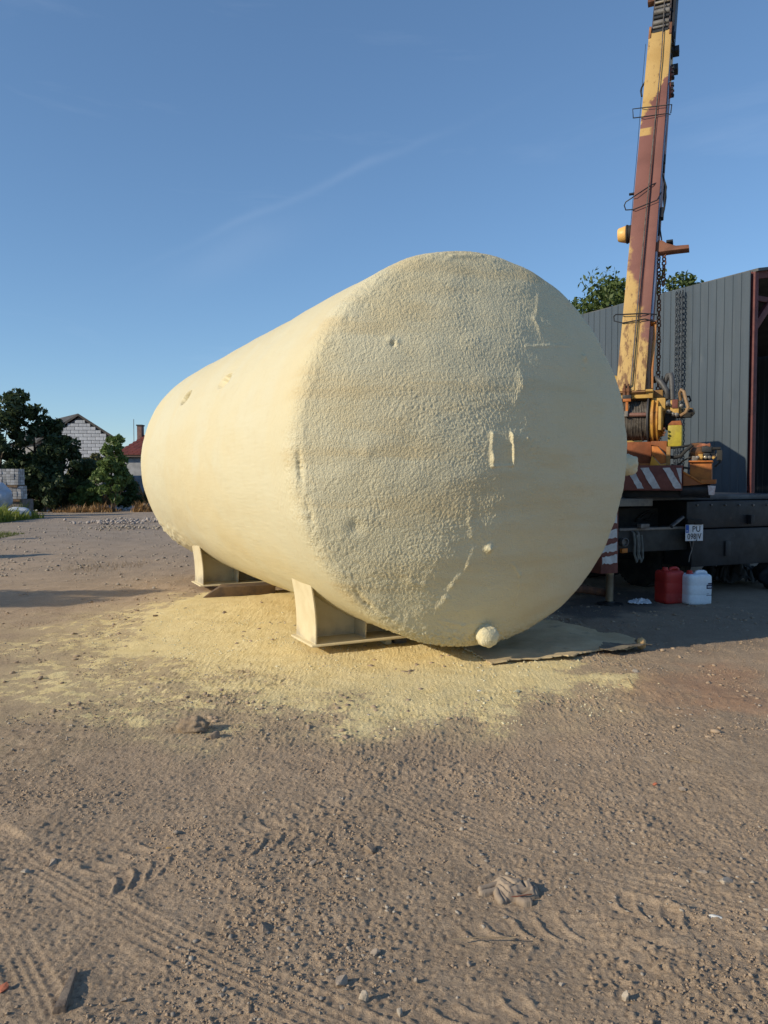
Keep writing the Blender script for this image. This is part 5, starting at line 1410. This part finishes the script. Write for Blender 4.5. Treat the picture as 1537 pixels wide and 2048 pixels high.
tree('leafy_tree', 'dark tree with loose upper twigs right of the tall left tree', gx(72, 40), 5.7, 1.5, .5, 4500, .15, LF_DARK, 12, RG, .14, 40)
tree('leafy_tree', 'broad dark low tree in front of the white block gable', gx(126, 39), 3.75, 1.75, .2, 5500, .14, LF_DARK, 13, RG, .12, 40)
tree('sapling_tree', 'slender light green young tree left of the red roofed house', gx(224, 37.2), 4.4, 1.15, .3, 4200, .12, LF_LIGHT, 14, RG, .07, 40, .62, .5)
tree('bush_tree', 'olive brown bush between the dark trees and the slender young tree', gx(178, 44), 3.2, 1.5, .2, 3000, .14, LF_OLV, 15, RG, .06, 30)
tree('bush_tree', 'low dark bush under the slender young tree beside the tank', gx(250, 40.5), 2.0, 1.1, .1, 2600, .12, LF_MID, 16, RG, .05, 24)
tree('bush_tree', 'low mid green bush at the foot of the broad dark tree', gx(168, 38.5), 1.7, 1.0, .05, 2400, .12, LF_LIGHT, 17, RG, .05, 22)
tree('bush_tree', 'dark thicket at the foot of the loose twigged tree', gx(90, 37.5), 2.2, 1.5, .05, 2600, .14, LF_DARK, 18, RG, .05, 24)
tree('bush_tree', 'dark thicket beside the block pallets', gx(48, 37.5), 2.6, 1.3, .05, 2600, .14, LF_DARK, 19, RG, .05, 24)
for (x, y, h_, r_, cn, lab_) in ((-13.3, 5.5, 5.4, 1.75, .55, 'tall tree standing outside the left of the yard nearest the camera'), (-14.9, 8.5, 4.6, .55, .5, 'thin young tree outside the left of the yard'), (-16.8, 10.8, 5.2, .85, .6, 'narrow tree outside the left of the yard'), (-21.4, 14.15, 6.6, .55, .5, 'tall slim tree outside the left of the yard'), (-28.0, 30.5, 6.2, 2.2, .2, 'broad tree far out on the left of the yard')):
    tree('yard_tree', lab_, (x, y, 0), h_, r_, 1.0, 3500, .14, LF_MID, int(h_*10+y), 'trees left of the yard', .12, 34, cn)
tree('walnut_tree', 'bright green walnut tree rising behind the shed wall', at(1285, 960, 24.5)*1.0 - Vector((0,0,1.55)), 8.15, 3.3, 3.2, 22000, .082, LF_WAL, 31, None, .22, 90, 0, .6, .19)
# dry grass, weeds and rubble line
def blades(name, n, region, hgt, mat, seed, wdt=.012, lean=.35):
    rs = np.random.default_rng(seed)
    (x0, x1), (y0, y1) = region
    x = rs.uniform(x0, x1, n); y = rs.uniform(y0, y1, n)
    k = np.clip(fbm2(x*1.1, y*1.1, 3, seed) + .75, .15, 1.5)
    h_ = hgt*rs.uniform(.4, 1.1, n)*k
    a = rs.uniform(0, 6.28, n); dx, dy = np.cos(a)*wdt, np.sin(a)*wdt
    lx, ly = rs.normal(0, lean, n)*h_, rs.normal(0, lean, n)*h_
    z = np.zeros(n)
    v = np.stack([np.stack([x-dx, y-dy, z], -1), np.stack([x+dx, y+dy, z], -1), np.stack([x+lx*.5+dx*.7, y+ly*.5+dy*.7, h_*.6], -1), np.stack([x+lx, y+ly, h_], -1)], 1).reshape(-1, 3)
    me = bpy.data.meshes.new(name); raw_mesh(me, v, np.arange(n*4).reshape(n, 4))
    o = link(name, me, mat, smooth=0); o['kind'] = 'stuff'
    return o
blades('dry_grass', 9000, ((-21, -9), (41, 47)), 1.25, leaf_mat('dry_grass_blades', (.26,.145,.06), (.34,.21,.09)), 5, .03)
blades('dry_grass', 800, ((-15.9, -13.0), (36.4, 38.2)), .42, bpy.data.materials['dry_grass_blades'], 9, .025)
blades('dry_grass', 500, ((-12.2, -10.6), (37.0, 38.6)), .6, bpy.data.materials['dry_grass_blades'], 10, .025)
blades('weeds', 2600, ((-15.8, -13.9), (26.5, 31.5)), .55, leaf_mat('weed_leaves', (.16,.20,.035), (.24,.27,.05), .4), 6, .03)
blades('weeds', 900, ((-11.2, -10.2), (19.8, 22.0)), .12, leaf_mat('low_grass', (.11,.14,.035), (.16,.18,.05), .4), 7, .012)
blades('sparse_grass', 260, ((-5.6, -4.3), (12.6, 14.6)), .09, leaf_mat('dead_stalks', (.28,.20,.12), (.34,.26,.17)), 8, .004)
GRW = pm('pale_rubble', (.50,.50,.50), (.36,.35,.34), 3, rough=.95, bump=0)
def rubble(name, n, cpts, spread, size, mat, seed):
    rs = np.random.default_rng(seed); bm = bmesh.new(); bmesh.ops.create_icosphere(bm, subdivisions=1, radius=1)
    bv = np.array([v.co[:] for v in bm.verts]); bf = np.array([[v.index for v in f.verts] for f in bm.faces]); bm.free()
    c_ = np.array([tuple(gp(*q))[:2] for q in cpts]); k = rs.uniform(0, len(c_)-1.001, n); i = k.astype(int); f_ = (k-i)[:, None]
    p = c_[i]*(1-f_) + c_[i+1]*f_ + rs.normal(0, 1, (n, 2))*np.array(spread)
    s_ = size*rs.uniform(.35, 1.2, n)**1.5
    V = bv[None]*(1+rs.uniform(-.4, .4, (n, len(bv))))[..., None]*s_[:, None, None]*np.array([1.2, 1, .7])
    v = (V + np.concatenate([p, (s_*.35)[:, None] + rs.uniform(0, .08, (n, 1))], 1)[:, None]).reshape(-1, 3)
    me = bpy.data.meshes.new(name); raw_mesh(me, v, (bf[None] + (np.arange(n)*len(bv))[:, None, None]).reshape(-1, 3))
    o = link(name, me, mat, smooth=0); o['kind'] = 'stuff'
rubble('rubble', 900, ((70,1022),(160,1019),(300,1018)), (.4, .8), .13, GRW, 1)
rubble('rubble', 220, ((190,1046),(250,1044),(300,1046)), (.5, .9), .055, pm('reddish_rubble', (.38,.33,.30), (.30,.27,.25), 2, rough=.95, bump=0), 2)
rubble('rubble', 200, ((215,1058),(290,1059)), (.6, .4), .035, GRV, 3)
rst = lump('boulder', gp(297, 1022) + ZV*.15, .30, None, ST1, 33, (1.2, 1, .8), .3, 3)
tag(rst, 'grey boulder on the far ground right beside the tank edge', 'stone')
# pallets of concrete blocks
BLKM = [pm('concrete_block_' + 'abc'[i], tuple(v*k for v in (.42,.42,.42)), tuple(v*k for v in (.32,.32,.33)), 4, rough=.9) for i, k in enumerate((1, .78, 1.25))]
bmesh_blocks = []
for i in range(3):
    b = MB(); b.box((0,0,0), (.185, .24, .105)); o_ = b.build('block_source', BLKM[i], None, bevel=.006, seg=1); bmesh_blocks.append(o_.data); bpy.data.objects.remove(o_)
def add_block(par, M, me, name):
    o = bpy.data.objects.new(name, me); COL.objects.link(o); o.parent = par; o.matrix_local = WORLD[par.name].inverted() @ M; return o
for (pxl, pxr, pyb, pyt, Y, lab_, rows) in ((9, 48, 998, 972, 33.0, 'lower pallet stack of grey concrete blocks under the other stack', 5), (4, 43, 970, 938, 33.0, 'upper pallet stack of pale concrete blocks on top of the other stack', 6)):
    a_, c__ = at(pxl, pyb, Y), at(pxr, pyb, Y); z0 = a_.z
    stk = thing('block_stack', lab_, 'block stack', ((a_.x+c__.x)/2, Y, z0), .12, 'block stacks at the left edge')
    wd_ = (c__.x-a_.x); hz_ = at(pxl, pyt, Y).z - z0
    MB().box(Vector(((a_.x+c__.x)/2, Y, z0 - .05)), (wd_+.05, wd_, .09)).build('pallet', WOODD, stk)
    nxx = 5; sx_ = wd_/nxx; sz_ = hz_/rows
    for r_ in range(rows):
        for ci in range(nxx):
            for di in range(3):
                if di == 1 and 0 < ci < nxx-1 and r_ < rows-1: continue
                M = WORLD[stk.name] @ Matrix.Translation(((ci-(nxx-1)/2)*sx_ + random.uniform(-.008, .008), (di-1)*.26 + random.uniform(-.015, .015), (r_+.5)*sz_)) @ Matrix.Rotation(random.uniform(-.04, .04), 4, 'Z') @ Matrix.Diagonal((sx_/.195, 1, sz_/.112, 1))
                add_block(stk, M, random.choice(bmesh_blocks), 'block')
rough_block('concrete_base', Vector((at(24, 990, 33).x, 33.2, .36)), (1.2, 1.0, .72), (Vector((1,0,0)), Vector((0,1,0)), ZV), pm('dark_concrete', (.20,.17,.16), (.13,.115,.11), 3, rough=.95), 3, 'dark concrete base standing under the block pallets', 'concrete', amp=.03)
SACK = pm('woven_white_sack', (.42,.47,.55), (.34,.38,.45), 3, rough=.6, bump=.4, bs=60)
for (px, py, Y, r_, st_, lab_) in ((-10, 985, 31, .62, (1,.8,1.0), 'large white woven sack at the left edge in front of the block pallets'), (36, 1010, 30.5, .42, (1.25,.8,.62), 'slumped white sack lying right of the large sack')):
    c_ = at(px, py, Y); c_.z = r_*st_[2]*.85 + (.35 if px < 0 else 0)
    tag(lump('sack', c_, r_, None, SACK, int(px)+60, st_, .18, 4, 1.8), lab_, 'sack', 'white sacks by the block pallets')
# unfinished house of white blocks
def house_white():
    Y = 56.0
    ap = at(160, 832, Y); er = at(236, 881, Y); el = at(84, 881, Y)
    t = thing('unfinished_house', 'unfinished house with a white block gable and dark roof behind the trees', 'house', (ap.x, Y, 0))
    WB = [pm('white_block_' + 'abc'[i], tuple(v*k for v in (.47,.49,.53)), tuple(v*k for v in (.37,.39,.43)), 2, rough=.9) for i, k in enumerate((1, .9, 1.08))]
    srcs = []
    bw_, bh_ = .59, .245
    for i in range(3):
        b = MB(); b.box((0,0,0), (bw_-.028, .24, bh_-.024)); o_ = b.build('block_source', WB[i], None, bevel=.008, seg=1); srcs.append(o_.data); bpy.data.objects.remove(o_)
    mort = pm('grey_mortar', (.20,.20,.21), (.15,.15,.16), 3, rough=.95)
    hw_ = (er.x-el.x)/2; sl = (ap.z-er.z)/hw_
    MB().prism([(el.x, Y+.03, 0), (er.x, Y+.03, 0), (er.x, Y+.03, er.z-.05), (ap.x, Y+.03, ap.z-.05), (el.x, Y+.03, er.z-.05)], (-5.6, 7.5, 0)).build('wall', mort, t)
    nrow = int(ap.z/bh_)
    for r_ in range(6, nrow):
        zc = (r_+.5)*bh_; half = min(hw_, max(0, (ap.z - zc - bh_*.6))/sl)
        off = (r_ % 2)*bw_/2
        k = -int(half/bw_)-1
        while k*bw_ + off < half:
            xa, xb = max(k*bw_+off, -half), min((k+1)*bw_+off, half); k += 1
            if xb-xa < .10: continue
            M = Matrix.Translation(((xa+xb)/2 + ap.x, Y-.09+random.uniform(-.012, .012), zc)) @ Matrix.Diagonal(((xb-xa)/bw_, 1, 1, 1))
            add_block(t, M, random.choice(srcs), 'block')
    RF = pm('dark_roof_felt', (.075,.07,.068), (.05,.048,.047), 2, rough=.8)
    for sg in (-1, 1):
        e_ = Vector((ap.x + sg*(hw_+.25), Y-.30, er.z-.25*sl)); p_ = Vector((ap.x, Y-.30, ap.z))
        MB().prism([e_, p_, p_ + ZV*.16, e_ + ZV*.16], (-5.9, 7.9, 0)).build('roof', RF, t)
house_white()
def house_red():
    Y = 46.0
    rl = at(287, 856, Y); ev = at(247, 887, Y); ev2 = at(272, 910, Y)
    t = thing('red_roof_house', 'house with a red tiled roof and brick chimney half hidden behind the tank', 'house', (rl.x+2, Y, 0))
    TILE = pm('red_roof_tile', (.17,.042,.033), (.12,.032,.027), 3, rough=.6)
    wallm = pm('pale_block_wall', (.40,.41,.43), (.30,.31,.33), 2, rough=.9)
    zE = ev2.z; x0 = at(236, 900, Y).x
    MB().box((x0+5.2, Y+3.6, zE/2), (10.0, 7.0, zE)).build('wall', wallm, t)
    # hipped roof in courses of tiles
    xr0, yr = rl.x, Y+3.6; zr = rl.z + .5
    def course(n, A_, B_, Cc, D_, name):     # eave A->B, ridge D->C
        b = MB()
        for i in range(n):
            f0, f1 = i/n, (i+1)/n
            p0, p1 = A_.lerp(D_, f0), B_.lerp(Cc, f0); q0, q1 = A_.lerp(D_, f1), B_.lerp(Cc, f1)
            m_ = max(2, int((p1-p0).length/.30))
            for k in range(m_):
                g0, g1 = k/m_, (k+.93)/m_
                up = ZV*.05
                b.hexa([p0.lerp(p1, g0), p0.lerp(p1, g1), q0.lerp(q1, g1), q0.lerp(q1, g0), p0.lerp(p1, g0)+up*1.6, p0.lerp(p1, g1)+up*1.6, q0.lerp(q1, g1)+up*.4, q0.lerp(q1, g0)+up*.4])
        o = b.build(name, TILE, t, smooth=0); o['kind'] = 'stuff'
    A_ = Vector((x0-.2, Y-.25, zE)); B_ = Vector((x0+10.6, Y-.25, zE)); R0 = Vector((xr0+.3, yr, zr)); R1 = Vector((x0+7.5, yr, zr)); D_ = Vector((x0-.2, Y+7.4, zE)); E_ = Vector((x0+10.6, Y+7.4, zE))
    course(14, A_, B_, R1, R0, 'roof_tiles'); course(14, D_, A_, R0, R0 + Vector((0,.01,0)), 'roof_tiles'); course(14, E_, D_, R0, R1, 'roof_tiles')
    MB().hexa([A_-ZV*.12, B_-ZV*.12, E_-ZV*.12, D_-ZV*.12, A_.lerp(R0, .02), B_.lerp(R1, .02), E_.lerp(R1, .02), D_.lerp(R0, .02)]).build('eaves', mort2, t)
    MB().add([A_-ZV*.02, B_-ZV*.02, E_-ZV*.02, D_-ZV*.02, R0-ZV*.02, R1-ZV*.02], [(0,1,5,4),(1,2,5),(2,3,4,5),(3,0,4)]).build('roof', mort2, t)
    c0 = at(281.5, 862, Y+2.2)
    MB().box((c0.x, Y+2.2, c0.z-.25), (.28, .5, 1.1)).build('chimney', pm('chimney_brick', (.22,.13,.11), (.16,.10,.09), 6, rough=.9), t)
    MB().box((c0.x, Y+2.2, c0.z+.34), (.36, .58, .08)).build('chimney_cap', pm('chimney_cap_dark', (.05,.05,.05), (.04,.04,.04), 3), t)
    a_ = at(268, 848, Y+3); tag_ = MB().tube([Vector((a_.x, Y+3, zr-1.2)), Vector((a_.x, Y+3, a_.z+.3))], .02, 5); tag_.build('antenna', GREYS, t)
mort2 = pm('dark_board', (.11,.075,.06), (.08,.06,.05), 3)
house_red()
lowwall = MB().box((at(262, 960, 43).x, 43.0, .9), (4.5, .25, 1.8)).build('block_wall', pm('low_wall_blocks', (.36,.37,.40), (.26,.27,.29), 2.4, rough=.9))
tag(lowwall, 'low pale block wall behind the slender young tree beside the tank', 'wall')
